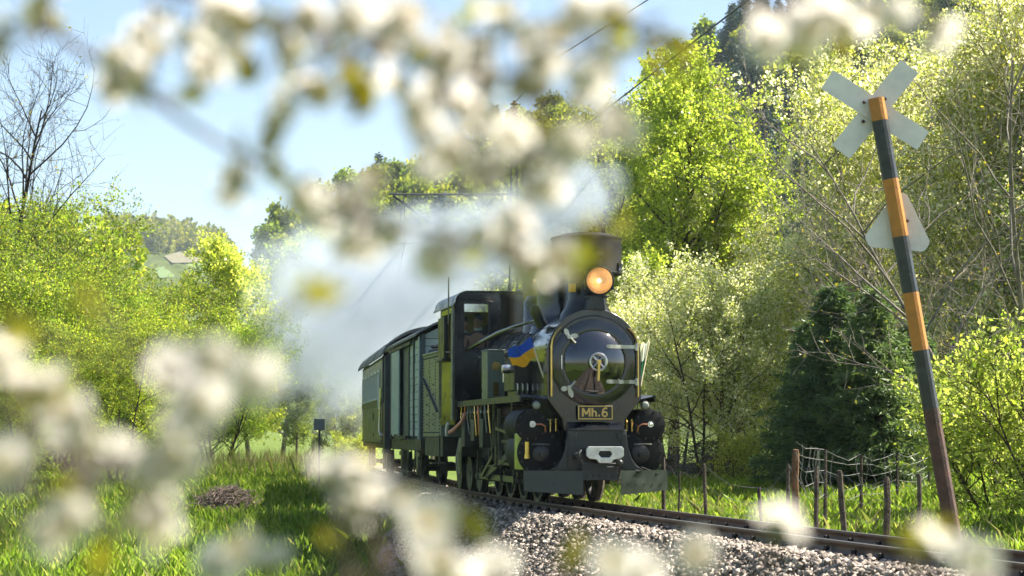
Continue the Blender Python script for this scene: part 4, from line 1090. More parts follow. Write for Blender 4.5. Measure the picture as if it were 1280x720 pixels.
# frames, wheels, motion
P(MB().box(-.46, .46, .7, 6.0, .62, 1.30).box(-.34, .34, .3, 9.6, .48, .92), 'frame', DARKM)
wm = MB().lathe([(.44, -.05), (.475, -.05), (.475, -.025), (.45, -.02), (.445, .06), (.40, .06), (.39, .03), (.39, -.03), (.42, -.05)], (0, 0, 0), 'x', 40, False)
for k in range(10):
    a = 2 * math.pi * k / 10; wm.bar((0, .07 * math.cos(a), .07 * math.sin(a)), (0, .40 * math.cos(a), .40 * math.sin(a)), .05, .04, (1, 0, 0))
wm.lathe([(.10, -.07), (.10, .07)], (0, 0, 0), 'x', 16)
wme = wm.mesh('wheel', DARKM); tyre = MB().lathe([(.4455, .061), (.452, .061), (.452, .035), (.4455, .035)], (0, 0, 0), 'x', 40, False).mesh('tyre', STEEL)
for y in (1.95, 3.0, 4.05, 5.1):
    for sx in (-1, 1):
        o = link('wheel', wme, loco, (sx * .41, y, .452)); o.rotation_euler = (0, 0, 0 if sx > 0 else math.pi); link('tyre', tyre, o)
        P(MB().lathe([(.05, 0), (.05, .34)], (sx * .41 if sx > 0 else -.75, y, .452), 'x', 14).bar((sx * .72, y, .452), (sx * .72, y - .12, .33), .06, .14, (1, 0, 0)).lathe([(.05, -.07), (.05, .07)], (sx * .80, y - .12, .33), 'x', 12), 'crank', OILY)
wsm = MB().lathe([(.30, -.05), (.335, -.05), (.335, -.03), (.305, -.02), (.30, .06), (.05, .04), (.05, -.05)], (0, 0, 0), 'x', 32, False).mesh('wheel', DARKM)
for y in (6.9, 7.9, 9.0):
    for sx in (-1, 1): link('wheel', wsm, loco, (sx * .41, y, .31)).rotation_euler = (0, 0, 0 if sx > 0 else math.pi)
for sx in (-1, 1):
    P(MB().bar((sx * .82, 1.75, .33), (sx * .82, 5.05, .33), .035, .09), 'coupling_rod', OILY)
    P(MB().bar((sx * .89, 1.9, .72), (sx * .89, 3.95, .36), .04, .10).box(sx * .88 - .06, sx * .88 + .06, 1.72, 1.98, .62, .84), 'connecting_rod', OILY)
    P(MB().bar((sx * .86, 1.30, .90), (sx * .86, 2.9, .90), .08, .045).bar((sx * .86, 1.30, .56), (sx * .86, 2.9, .56), .08, .045).box(sx * .88 - .06, sx * .88 + .06, 2.85, 2.93, .5, 1.2), 'slide_bar', OILY)
    P(MB().bar((sx * .95, 2.5, 1.40), (sx * .95, 2.42, .62), .05, .03).bar((sx * .95, 2.75, 1.10), (sx * .95, 1.6, 1.02), .04, .04).bar((sx * .93, 3.3, 1.30), (sx * .93, 3.05, .66), .06, .035).bar((sx * .93, 3.1, .68), (sx * .93, 4.0, .36), .04, .06), 'valve_gear', OILY)
    P(MB().bar((sx * .96, 2.9, 1.54), (sx * .96, 2.9, .84), .03, .03).bar((sx * .96, 1.45, 1.54), (sx * .96, 1.45, .5), .02, .02).bar((sx * .97, 2.62, .52), (sx * .97, 3.1, .52), .09, .02).bar((sx * .97, 2.65, .52), (sx * .97, 2.62, .80), .03, .03), 'bracket', OILY)
    for k, y in enumerate((3.6, 4.4, 5.3)):
        P(MB().box(sx * .92 - .09, sx * .92 + .07, y, y + .32, .80 + .1 * (k % 2), 1.25).tube([(sx * .95, y + .1, 1.25), (sx * .95, y + .1, 1.5)], .03, 8), 'reservoir', DARKM, bevel=.015)
    P(MB().lathe([(.14, 4.2), (.16, 4.24), (.16, 5.4), (.14, 5.44)], (sx * .80, 0, 1.36), 'y', 20), 'air_tank', DARKM)
    for y in (2.0, 3.05, 4.1, 5.15): P(MB().bar((sx * .70, y + .5, .75), (sx * .70, y + .46, .30), .06, .05).box(sx * .70 - .05, sx * .70 + .05, y + .36, y + .46, .25, .58), 'brake_shoe', DARKM)
pr = random.Random(4)
for k in range(9):
    y = 3.2 + k * .31; P(MB().tube([(-.985, y, 1.50), (-.99, y + pr.uniform(-.1, .1), 1.3), (-.97, y + pr.uniform(-.1, .1), 1.05 + pr.uniform(-.1, .1))], .014, 6).ball((-.985, y, 1.36), .03, 8, 6), 'feed_pipe', (BRASS, OILY, OILY, COPPER)[k % 4])
for k in range(3): P(MB().tube([(-1.0 + .02 * k, 5.55 + .22 * k, .95), (-1.02, 5.6 + .22 * k, .6), (-1.0, 5.62 + .2 * k, .34)], .022, 6), 'sand_pipe', OILY)
P(MB().tube([(-1.06, 6.5, 1.05), (-1.08, 6.1, 1.07), (-1.08, 5.7, 1.13), (-1.05, 5.35, 1.22), (-1.02, 5.2, 1.36)], [.035, .035, .03, .028, .026], 10), 'water_hose', mat('orange_hose', (.50, .16, .07), .5, color2=(.62, .30, .28), vscale=2.2))
P(MB().tube([(-1.04, 6.95, 1.0), (-1.06, 6.85, 1.10), (-1.06, 6.7, 1.2)], .03, 8), 'water_hose', mat('white_hose', (.65, .65, .68), .5))
# cab
CF, CR_, CW = 6.0, 7.55, 1.06
cabm = MB()
wx0, wx1, wz0, wz1 = .46, .92, 2.47, 3.26
def cabtop(zc=3.24, r=.22):
    pts = []
    for k in range(9):
        a = R(90) * k / 8; pts.append((CW - r + r * math.cos(a), zc + (r * .85) * math.sin(a)))
    return pts
cabm.box(-CW, CW, CF, CF + .03, 1.18, wz0)
cabm.box(-CW, -wx1, CF, CF + .03, wz0, wz1).box(-wx0, wx0, CF, CF + .03, wz0, wz1).box(wx1, CW, CF, CF + .03, wz0, wz1)
tp_ = cabtop(); tl = [(-a, b) for a, b in tp_[::-1]]
cabm.prism([(CW, wz1)] + [(a, b) for a, b in tp_ if b > wz1] + [(a, b) for a, b in tl if b > wz1] + [(-CW, wz1)], CF, CF + .03)
for sx in (-1, 1):
    s0, s1 = min(sx * CW, sx * (CW - .03)), max(sx * CW, sx * (CW - .03))
    cabm.box(s0, s1, CF + .03, CR_, 1.18, 2.30).box(s0, s1, CF + .03, CF + .16, 2.30, 3.24).box(s0, s1, CR_ - .12, CR_, 2.30, 3.24).box(s0, s1, CF + .03, CR_, 3.10, 3.24)
cab = P(cabm, 'cab', PAINT, sharp=30)
rp = [(-a * 1.0, b) for a, b in cabtop(3.25, .23)]; rp = [(-CW - .03, 3.20)] + [(-a - .02 * 0, b + .015) for a, b in cabtop(3.24, .22)] + [(a, b + .015) for a, b in cabtop(3.24, .22)[::-1]] + [(CW + .03, 3.20)]
def arch(m, rise_pts, y0, y1, th):
    n = len(rise_pts)
    vs = [(a, y, b + t) for t in (0, th) for y in (y0, y1) for a, b in rise_pts]
    fs = []
    for i in range(n - 1):
        fs += [(i, i + 1, n + i + 1, n + i), (2 * n + i, 3 * n + i, 3 * n + i + 1, 2 * n + i + 1), (i, 2 * n + i, 2 * n + i + 1, i + 1), (n + i, n + i + 1, 3 * n + i + 1, 3 * n + i)]
    fs += [(0, n, 3 * n, 2 * n), (n - 1, 3 * n - 1, 4 * n - 1, 2 * n - 1)] if False else [(0, n, 3 * n, 2 * n), (n - 1, 2 * n - 1, 4 * n - 1, 3 * n - 1)]
    return m.add(vs, fs)
P(arch(MB(), rp, CF - .06, 8.2, .02), 'cab_roof', PAINT2, cab, sharp=30)
for sx in (-1, 1):
    a, b = min(sx * wx0, sx * wx1), max(sx * wx0, sx * wx1)
    wf = P(MB().box(a - .02, a + .02, CF - .02, CF + .035, wz0 - .02, wz1 + .02).box(b - .02, b + .02, CF - .02, CF + .035, wz0 - .02, wz1 + .02).box(a + .02, b - .02, CF - .02, CF + .035, wz0 - .02, wz0 + .02).box(a + .02, b - .02, CF - .02, CF + .035, wz1 - .02, wz1 + .02), 'window', PAINT2, cab)
    P(MB().box(a + .018, b - .018, CF + .008, CF + .013, wz0 + .018, wz1 - .018), 'pane', THIN, wf)
    P(MB().box(a - .05, b + .05, CF - .06, CF, wz1 + .06, wz1 + .075), 'rain_strip', PAINT2, wf)
    P(MB().tube([(sx * 1.10, CF - .02, 1.25), (sx * 1.10, CF - .02, 3.2)], .016, 8).bar((sx * 1.05, CF, 2.4), (sx * 1.2, CF + .1, 2.42), .02, .02), 'handrail', OILY, cab)
    P(MB().box(sx * 1.09 - .02, sx * 1.09 + .02, CF - .02, CF + .10, 1.25, 3.15), 'corner_post', mat('grey_green_box'), cab)
P(MB().box(-CW + .03, CW - .03, CF + .035, CR_, 1.30, 1.36), 'cab_floor', DARKM, cab)
P(MB().box(-.45, .45, CF + .032, CF + .7, 1.4, 2.9), 'backhead', SOOT, cab)
P(MB().tube([(-1.12, 6.3, 2.9), (-1.12, 6.3, 3.72)], .014, 6), 'aerial', OILY, cab)
P(MB().tube([(-.05, 6.3, 3.42), (-.05, 6.3, 3.62)], .03, 8).tube([(-.05, 6.3, 3.6), (-.05, 6.3, 3.93)], .010, 6).lathe([(.06, 3.43), (.06, 3.5), (.03, 3.52)], (.12, 6.2, 0), 'z', 12), 'whistle', OILY, cab)
P(MB().box(-1.16, -1.08, 6.55, 7.2, 2.32, 3.05).box(-1.2, -1.04, 6.5, 7.25, 2.28, 2.32), 'side_shutter', PAINT2, cab, bevel=.01)
P(MB().box(-1.02, 1.02, CR_ + .02, CR_ + .05, 2.30, 3.2), 'rear_wall', CREAM, cab)
# bunker / tender
BF, BR = 7.62, 9.75
TEND = mat('tender_grey', (.12, .145, .14), .33, spec=.5, coat=.2, var=.10, vscale=3, rvar=.07)
bk_ = P(MB().box(-1.04, 1.04, BF, BR, .97, 2.48).box(-1.06, 1.06, BF - .0, BR + .02, 2.48, 2.52), 'tender', TEND, bevel=.012)
m = MB()
for y in (BF + .12, BF + .62, BF + 1.3, BR - .12):
    for k in range(24): m.ball((-1.042, y, 1.05 + k * .06), .014, 6, 4)
for z in (1.05, 2.42):
    for k in range(30): m.ball((-1.042, BF + .15 + k * .065, z), .012, 6, 4)
for k in range(5): m.ball((-1.042, BF + .85, 1.2 + k * .18), .02, 6, 4); m.ball((-1.042, BF + 1.6, 1.2 + k * .18), .02, 6, 4)
P(m, 'rivets', DARKM, bk_)
P(MB().bar((-1.055, BF + .3, 1.42), (-1.055, BR - .15, 2.05), .02, .05, (1, 0, 0)), 'stay_bar', DARKM, bk_)
P(MB().box(-1.0, 1.0, BF, BR, .62, .965), 'tender_frame', DARKM, bk_)
cl = MB(); q = random.Random(5)
for k in range(160): cl.ball((q.uniform(-.95, .95), q.uniform(BF + .1, BR - .1), 2.50 + q.uniform(0, .14)), (q.uniform(.05, .1), q.uniform(.05, .1), q.uniform(.04, .08)), 6, 4)
tag(P(cl, 'coal', mat('coal', (.008, .008, .009), .4), bk_), kind='stuff')
P(MB().bar((-1.07, 7.58, 1.3), (-1.07, 7.58, 2.6), .03, .03).bar((-1.07, 7.66, .5), (-1.07, 7.9, .5), .25, .03, (0, 0, 1)).bar((-1.05, 7.7, .5), (-1.05, 7.7, 1.0), .03, .03), 'step', BRASS if False else OILY, bk_)

# ------------------------------------------------------------------ crew
SKIN = mat('skin', (.50, .27, .19), .5, var=.08); HAIR = mat('grey_hair', (.14, .13, .12), .7, var=.3, vscale=20)
def person(x, y, rz, label, shirt, hairm, h=1.68, arm=(.22, -.03)):
    th = loco.rotation_euler.z; lw = Vector((loco.location.x + x * math.cos(th) - y * math.sin(th), loco.location.y + x * math.sin(th) + y * math.cos(th), 1.36))
    o0 = empty('person', lw, th + rz, label, 'person', None); k = h / 1.75
    J = {'pel': (0, 0, .95, .14, .11), 'wst': (0, 0, 1.10, .13, .10), 'chs': (0, 0, 1.32, .165, .115), 'nck0': (0, .01, 1.46, .08, .07), 'nck': (0, -.01, 1.53, .058, .058), 'jaw': (0, -.03, 1.585, .062, .075), 'hd': (0, -.02, 1.655, .076, .098), 'tp': (0, -.01, 1.725, .060, .075)}
    V, E, RR, idx = [], [], [], {}
    def jt(n, x_, y_, z_, r1, r2): idx[n] = len(V); V.append((x_ * k, y_ * k, z_ * k)); RR.append((r1 * k, r2 * k))
    for n, a in J.items(): jt(n, *a)
    ch = ['pel', 'wst', 'chs', 'nck0', 'nck', 'jaw', 'hd', 'tp']; E += [(idx[a], idx[b]) for a, b in zip(ch[:-1], ch[1:])]
    for s, S in ((-1, 'l'), (1, 'r')):
        jt('sh' + S, s * .185, 0, 1.40, .065, .065); jt('el' + S, s * .23, -.06, 1.14, .045, .045); jt('wr' + S, s * arm[0], -arm[1] - .08, 1.08, .032, .032); jt('ha' + S, s * arm[0] * .95, -arm[1] - .17, 1.09, .036, .022)
        E.extend([(idx['chs'], idx['sh' + S]), (idx['sh' + S], idx['el' + S]), (idx['el' + S], idx['wr' + S]), (idx['wr' + S], idx['ha' + S])])
        for f in range(5):
            jt('f%d' % f + S, s * arm[0] * .95 + (f - 2) * .016, -arm[1] - .23 + (.05 if f == 4 else 0), 1.085, .009, .009); E.append((idx['ha' + S], idx['f%d' % f + S]))
        jt('hp' + S, s * .09, 0, .90, .095, .095); jt('kn' + S, s * .10, -.02, .50, .062, .062); jt('an' + S, s * .10, .02, .09, .042, .042); jt('to' + S, s * .11, -.13, .04, .04, .03)
        E.extend([(idx['pel'], idx['hp' + S]), (idx['hp' + S], idx['kn' + S]), (idx['kn' + S], idx['an' + S]), (idx['an' + S], idx['to' + S])])
    me = bpy.data.meshes.new('body'); me.from_pydata(V, E, []); b = link('body', me, o0)
    sk = b.modifiers.new('skin', 'SKIN'); sk.use_smooth_shade = True
    for i, r in enumerate(RR): me.skin_vertices[0].data[i].radius = r
    me.skin_vertices[0].data[0].use_root = True
    b.modifiers.new('sub', 'SUBSURF').levels = 2; b.modifiers['sub'].render_levels = 2
    # skin above the collar and at the hands, cloth elsewhere
    m = bpy.data.materials.new('clothed_skin'); m.use_nodes = True; nt = m.node_tree; n = nt.nodes; L = nt.links
    tcn = n.new('ShaderNodeTexCoord'); sp = n.new('ShaderNodeSeparateXYZ'); L.new(tcn.outputs['Object'], sp.inputs[0])
    g1 = n.new('ShaderNodeMath'); g1.operation = 'GREATER_THAN'; g1.inputs[1].default_value = 1.49 * k; L.new(sp.outputs['Z'], g1.inputs[0])
    g2 = n.new('ShaderNodeMath'); g2.operation = 'LESS_THAN'; g2.inputs[1].default_value = -(arm[1] + .09) * k; L.new(sp.outputs['Y'], g2.inputs[0])
    mx_ = n.new('ShaderNodeMath'); mx_.operation = 'MAXIMUM'; L.new(g1.outputs[0], mx_.inputs[0]); L.new(g2.outputs[0], mx_.inputs[1])
    mi = n.new('ShaderNodeMix'); mi.data_type = 'RGBA'; mi.inputs[6].default_value = (*shirt, 1); mi.inputs[7].default_value = (.50, .27, .19, 1); L.new(mx_.outputs[0], mi.inputs[0])
    L.new(mi.outputs[2], n['Principled BSDF'].inputs['Base Color']); n['Principled BSDF'].inputs['Roughness'].default_value = .65
    me.materials.append(m)
    f = MB().ball((0, -.128 * k, 1.635 * k), (.014 * k, .022 * k, .022 * k), 8, 6)
    for s in (-1, 1): f.ball((s * .082 * k, -.01, 1.645 * k), (.012, .022, .032), 8, 6)
    f.build('nose_and_ears', SKIN, b)
    e = MB()
    for s in (-1, 1): e.ball((s * .033 * k, -.108 * k, 1.662 * k), (.012, .008, .008), 8, 6)
    e.build('eyes', mat('eye_dark', (.03, .02, .02), .3), b)
    MB().ball((0, -.104 * k, 1.595 * k), (.024, .010, .006), 8, 4).build('mouth', mat('lips', (.35, .12, .10), .5), b)
    hr = MB().ball((0, .012 * k, 1.70 * k), (.092 * k, .108 * k, .085 * k), 16, 10); hr.build('hair', hairm, b)
    MB().lathe([(.062 * k, 1.475 * k), (.075 * k, 1.50 * k), (.068 * k, 1.535 * k)], (0, 0, 0), 'z', 16, False).build('collar', mat('white_cloth', (.7, .7, .7), .8), b)
    return o0
person(-.60, 6.33, R(-25), 'crew member with grey hair and pale collar looking out of the cab window', (.05, .05, .06), HAIR, 1.70)
person(-.83, 6.46, R(20), 'crew member in dark clothes and dark cap behind the cab window', (.012, .013, .016), mat('dark_cap', (.010, .010, .012), .8), 1.66)

# ------------------------------------------------------------------ flags on the engine
def flag(name, base, tip, cols, w, hgt, label, droop, seed):
    th = loco.rotation_euler.z; c, s = math.cos(th), math.sin(th)
    W = lambda p: Vector((loco.location.x + p[0] * c - p[1] * s, loco.location.y + p[0] * s + p[1] * c, p[2]))
    b, t = W(base), W(tip); fo = empty(name, b, 0, label, 'flag')
    MB().tube([(0, 0, 0), t - b], .012, 8).build('pole', mat('pale_pole', (.62, .56, .36), .5), fo)
    ax_ = (t - b); L = ax_.length; ax_.normalize(); out = Vector((-math.cos(th), -math.sin(th), 0)) if w > 0 else Vector((math.cos(th), math.sin(th), 0)); w = abs(w)
    out = (out - ax_ * out.dot(ax_)).normalized(); nrm = ax_.cross(out)
    nu, nv = 22, 14; V = []; F = []; mi = []
    for j in range(nv + 1):
        for i in range(nu + 1):
            u, v = i / nu, j / nv
            p = t - b - ax_ * (hgt * v) + out * (w * u * (1 - .12 * math.sin(u * 9 + v * 3)))
            p += nrm * (.05 * math.sin(u * 10 + v * 4 + seed) * (.3 + u)) + Vector((0, 0, -droop * u ** 1.6 + .03 * math.sin(u * 7 + seed)))
            V.append(tuple(p))
    for j in range(nv):
        for i in range(nu): a = j * (nu + 1) + i; F.append((a, a + 1, a + nu + 2, a + nu + 1)); mi.append(min(len(cols) - 1, int(j * len(cols) / nv)))
    me = np_mesh('cloth', V, F, cols, mi, smooth=True); link('cloth', me, fo)
    return fo
def cloth(name, c): return leafmat(name, [(0, c), (1, c)], .35, 1.6, .6, .0)
flag('flag', (-.64, .52, 1.72), (-.80, .80, 2.38), [cloth('flag_blue', (.015, .075, .42)), cloth('flag_yellow', (.72, .36, .01))], .36, .32, 'blue and yellow flag waving on a slanted pole beside the smokebox', .08, 1.0)
flag('flag', (.74, .50, 1.62), (.92, .60, 2.36), [cloth('flag_white', (.75, .76, .74)), cloth('flag_green', (.01, .13, .05))], .14, .55, 'small furled white and green flag beside the smokebox', .10, 2.0)

# ------------------------------------------------------------------ goods wagon
TEAL = mat('pale_teal_boards', (.30, .37, .355), .45, var=.12, vscale=4, rvar=.1, bump=.1, bscale=20)
TEALD = mat('dark_teal_frame', (.035, .055, .06), .45, var=.2)
ROOF = mat('roof_grey', (.08, .09, .095), .55, var=.2, vscale=3)
wag = vehicle('goods_wagon', 10.45, 16.6, 'pale teal planked goods wagon coupled behind the engine', 'wagon')
WL = 6.1
q = random.Random(2)
zb = np.linspace(.98, 2.86, 14); bh = zb[1] - zb[0]
endb = MB().box(-.985, .985, -.014, .014, .006, bh - .006).mesh('plank', TEAL)
for k in range(13):
    o = link('plank', endb, wag, (0, .02 + q.uniform(-.004, .004), zb[k]))
gab = [(-.985, 2.866)] + [(-.985 + 1.97 * i / 16, 2.90 + .34 * math.sin(math.pi * i / 16)) for i in range(17)] + [(.985, 2.866)]
P(MB().prism(gab, .004, .034), 'gable', TEAL, wag)
for x in (-.96, -.32, .32, .96): P(MB().box(x - .045, x + .045, -.05, .0, .92, 2.95 + .25 * (abs(x) < .5)), 'end_post', TEALD, wag, bevel=.006)
sideb = MB().box(-.014, .014, .05, 1.95, .006, bh - .006).mesh('plank', TEAL)
for k in range(13):
    for y in (0, 4.1): link('plank', sideb, wag, (-1.0 + q.uniform(-.004, .004), y, zb[k])); 
P(MB().box(.985, 1.01, .05, WL, .98, 2.9), 'far_side', TEAL, wag)
P(MB().box(-.985, .985, WL - .02, WL + .02, .98, 2.9), 'far_end', TEAL, wag)
for y in (.03, 1.05, 2.0, 4.08, 5.1, 6.05): P(MB().box(-1.05, -1.015, y - .05, y + .05, .92, 2.9), 'side_post', TEAL if y in (.03, 4.08) else TEALD, wag, bevel=.006)
P(MB().box(-.99, -.96, 2.05, 4.05, .98, 2.86), 'door', TEALD, wag)
P(MB().box(-1.10, -1.06, 1.2, 5.9, 2.80, 2.86).box(-1.12, -1.06, 1.9, 4.2, .93, .99), 'door_rail', DARKM, wag)
P(MB().box(-1.09, -1.055, 3.7, 5.4, 1.02, 2.79), 'sliding_door', TEAL, wag, bevel=.008)
rf = [(-1.12 + 2.24 * i / 20, 2.90 + .40 * math.sin(math.pi * i / 20) ** .9) for i in range(21)]
P(arch(MB(), rf, -.18, WL + .18, .045), 'roof', ROOF, wag, sharp=40)
def underframe(v, L, half, wy, r=.34):
    P(MB().box(-half, -half + .10, -.05, L + .05, .70, .92).box(half - .10, half, -.05, L + .05, .70, .92).box(-half + .10, half - .10, -.06, .1, .70, .92).box(-half + .1, half - .1, L - .1, L + .06, .70, .92).box(-.12, .12, -.40, .0, .66, .84), 'underframe', DARKM, v, bevel=.01)
    P(MB().box(-half + .05, half - .05, 0, L, .92, .975), 'floor', DARKM, v)
    wms = MB().lathe([(r - .02, -.05), (r + .02, -.05), (r + .02, -.03), (r - .01, -.02), (r - .015, .06), (r - .06, .05), (r - .08, .01), (.10, .03), (.08, .06), (.08, -.06)], (0, 0, 0), 'x', 32, False).mesh('wheel', DARKM)
    for y in wy:
        for sx in (-1, 1): link('wheel', wms, v, (sx * .41, y, r - .005)).rotation_euler = (0, 0, 0 if sx > 0 else math.pi)
        P(MB().lathe([(.05, -.75), (.05, .75)], (0, y, r), 'x', 12), 'axle', DARKM, v)
        for sx in (-1, 1): P(MB().box(sx * (half - .12) - .05, sx * (half - .12) + .05, y - .12, y + .12, r - .12, .72).bar((sx * (half - .1), y - .45, .62), (sx * (half - .1), y + .45, .62), .06, .09), 'axle_box', OILY, v, bevel=.01)
underframe(wag, WL, 1.0, (1.4, 4.7))
for y in (1.0, 2.4, 3.6): P(MB().bar((-1.0, y, .72), (-1.02, y, .28), .03, .03).bar((-1.08, y - .2, .28), (-1.08, y + .2, .28), .16, .02), 'step', OILY, wag)

# ------------------------------------------------------------------ passenger coach
OLIVE = mat('olive_coach_paint', (.065, .078, .062), .35, var=.12, vscale=2, rvar=.08, coat=.2)
COACHD = mat('coach_dark_frame', (.022, .03, .04), .35, var=.3)
BROWN = mat('brown_door', (.11, .06, .025), .45, var=.2)
coach = vehicle('passenger_coach', 17.5, 28.6, 'olive passenger coach with tall windows at the end of the train', 'coach')
CL = 11.0
WY = [1.75 + k * 1.42 for k in range(6)]
sm = MB().box(-1.10, -1.07, 1.05, CL - 1.0, .84, 1.86).box(-1.10, -1.07, 1.05, CL - 1.0, 2.56, 2.82)
prev = 1.05
for y in WY + [None]:
    if y is None: sm.box(-1.10, -1.07, prev, CL - 1.0, 1.86, 2.56); break
    sm.box(-1.10, -1.07, prev, y, 1.86, 2.56); prev = y + .85
P(sm, 'side_wall', OLIVE, coach)
P(MB().box(-1.115, -1.101, 1.1, CL - 1.05, 1.70, 1.86), 'waist_rail', COACHD, coach)
P(MB().box(-1.118, -1.10, 1.1, CL - 1.05, .84, .90), 'sill_rail', COACHD, coach)
for y in WY:
    wf = P(MB().box(-1.125, -1.06, y - .02, y + .03, 1.86, 2.56).box(-1.125, -1.06, y + .82, y + .87, 1.86, 2.56).box(-1.125, -1.06, y + .03, y + .82, 2.50, 2.56).box(-1.125, -1.06, y + .03, y + .82, 1.86, 1.90).box(-1.11, -1.08, y + .40, y + .44, 1.90, 2.50), 'window', mat('pale_window_frame', (.58, .62, .54), .5), coach)
    P(MB().box(-1.095, -1.09, y + .03, y + .82, 1.90, 2.50), 'pane', mat('dark_coach_glass', (.03, .04, .045), .04, spec=.8), wf)
P(MB().box(1.07, 1.10, 1.05, CL - 1.0, .84, 2.82), 'far_side', OLIVE, coach)
P(MB().box(-1.07, 1.07, 1.05, 1.10, .84, 2.95).box(-1.07, 1.07, CL - 1.05, CL - 1.0, .84, 2.95), 'end_wall', BROWN, coach)
P(MB().box(-.4, .4, 1.03, 1.05, .9, 2.6), 'end_door', mat('door_glass', (.03, .035, .03), .06), coach)
crf = [(-1.17 + 2.34 * i / 24, 2.80 + .62 * math.sin(math.pi * i / 24) ** .62) for i in range(25)]
P(arch(MB(), crf, -.15, CL + .15, .05), 'roof', ROOF, coach, sharp=40)
for y in (0.0, 3.6, 7.2, CL): P(arch(MB(), [(a * 1.004, b + .052) for a, b in crf], y - .03, y + .03, .02), 'roof_rib', ROOF, coach, sharp=40)
for sx in (-1, 1):
    P(MB().box(sx * 1.04 - .06, sx * 1.04 + .06, -.02, .14, .6, 2.84), 'platform_post', COACHD, coach, bevel=.01)
    P(MB().box(sx * 1.04 - .06, sx * 1.04 + .06, .92, 1.045, .84, 2.84), 'platform_post', COACHD, coach, bevel=.01)
    P(MB().box(sx * 1.06 - .02, sx * 1.06 + .02, .14, .92, .84, 1.75), 'platform_gate', BROWN, coach)
    P(MB().box(sx * 1.06 - .006, sx * 1.06 + .006, .14, .92, 1.78, 2.6), 'platform_glass', THIN, coach)
P(MB().box(-1.0, 1.0, .0, .05, .84, 1.75), 'platform_panel', BROWN, coach)
P(MB().tube([(-1.16, .55, 2.1), (-1.17, .62, 1.6), (-1.17, .7, 1.1), (-1.15, .55, .98), (-1.14, .35, 1.02)], .028, 8), 'grab_rail', STEEL, coach)
P(MB().tube([(-1.14, 1.35, 1.6), (-1.16, 1.35, 1.65), (-1.16, 1.35, 2.35), (-1.14, 1.35, 2.4)], .02, 8), 'grab_rail', mat('pale_window_frame'), coach)
P(MB().box(-1.112, -1.101, 4.4, 4.7, 1.38, 1.55).box(-1.112, -1.101, 4.4, 4.55, .98, 1.06), 'car_plate', DARKM, coach)
underframe(coach, CL, 1.02, (1.6, 3.0, 8.0, 9.4), .32)
# ------------------------------------------------------------------ blossoming fruit tree the camera looks through
PETAL = leafmat('petal', [(0, (.58, .545, .51)), (.5, (.66, .63, .61)), (1, (.62, .58, .55))], .6, 1.06, .5, .06, .97)
STAM = mat('stamen', (.62, .48, .12), .6)
CALYX = mat('calyx', (.13, .15, .04), .6)
YLEAF = leafmat('young_leaf', [(0, (.13, .125, .012)), (.5, (.18, .165, .02)), (1, (.10, .115, .015))], .55, 1.7, .4, .3)
BLEAF = leafmat('bronze_leaf', [(0, (.12, .055, .035)), (1, (.17, .085, .03))], .5, 1.6, .4, .2)
TWIGM = mat('blossom_twig', (.085, .06, .05), .8, var=.4, vscale=30, bump=.3, bscale=60)
def blossom_mesh(seed, r=.0135):
    q = random.Random(seed); m = MB()
    for k in range(5):
        a = 2 * math.pi * k / 5 + q.uniform(-.1, .1); t = q.uniform(.25, .7)
        d = Vector((math.cos(a), math.sin(a), 0)); s = Vector((-d.y, d.x, 0)); up = Vector((0, 0, 1)); G = []
        for i, (u, w) in enumerate(((.10, .10), (.38, .36), (.72, .46), (1.0, .26))):
            for j in (-1, 0, 1):
                z = t * u * u * .6 + .10 * j * j * (1 if i in (1, 2) else .5) + q.uniform(-.03, .03)
                G.append((d * u + s * (w * j) + up * z) * r * (1 - .06 * (j == 0 and i == 3)))
        m.add(G, [(i * 3 + j, i * 3 + j + 1, i * 3 + j + 4, i * 3 + j + 3) for i in range(3) for j in range(2)])
    m.cur = 1
    for k in range(9):
        a = q.uniform(0, 6.28); e = Vector((math.cos(a) * .32, math.sin(a) * .32, .5)) * r; m.tube([(0, 0, .02 * r), e], .0005, 3, False); m.ball(e, .0011, 4, 3)
    m.cur = 2; m.lathe([(.0, -.016), (.0011, -.015), (.0012, -.006), (.004, -.001), (.005, .001)], (0, 0, 0), 'z', 6, False)
    return m.mesh('blossom', [PETAL, STAM, CALYX], 60, recalc=False)
BL = [blossom_mesh(k) for k in range(4)]
def bleaf_mesh(m_, seed, L=.026):
    q = random.Random(seed); m = MB(); n = 6; V = []
    for i in range(n + 1):
        u = i / n; w = .26 * math.sin(math.pi * u ** .8) * L
        for j in (-1, 0, 1): V.append((u * L, j * w, .22 * L * math.sin(u * 2.2) * q.uniform(.8, 1.2) + abs(j) * w * .45))
    m.add(V, [(i * 3 + j, i * 3 + j + 3, i * 3 + j + 4, i * 3 + j + 1) for i in range(n) for j in range(2)])
    return m.mesh('leaf', m_, 60, recalc=False)
LFY = [bleaf_mesh(YLEAF, k) for k in range(2)]; LFB = [bleaf_mesh(BLEAF, 5)]
TB = Vector((-1.35, 1.35, float(ground_z(np.array([-1.35]), np.array([1.35]))[0])))
ft = empty('blossoming_fruit_tree', TB, 0, 'white blossoming fruit tree whose out of focus branches frame the train', 'tree')
tk = [Vector((0, 0, -.2)), Vector((.03, .02, .5)), Vector((-.02, .03, 1.1)), Vector((.02, .0, 1.7)), Vector((.06, .02, 2.3)), Vector((.05, .05, 3.1))]
MB().tube(tk, [.085, .075, .066, .055, .042, .015], 12).build('trunk', mat('fruit_bark', (.06, .045, .038), .9, var=.4, vscale=12, bump=.6, bscale=30), ft)
q = random.Random(21)
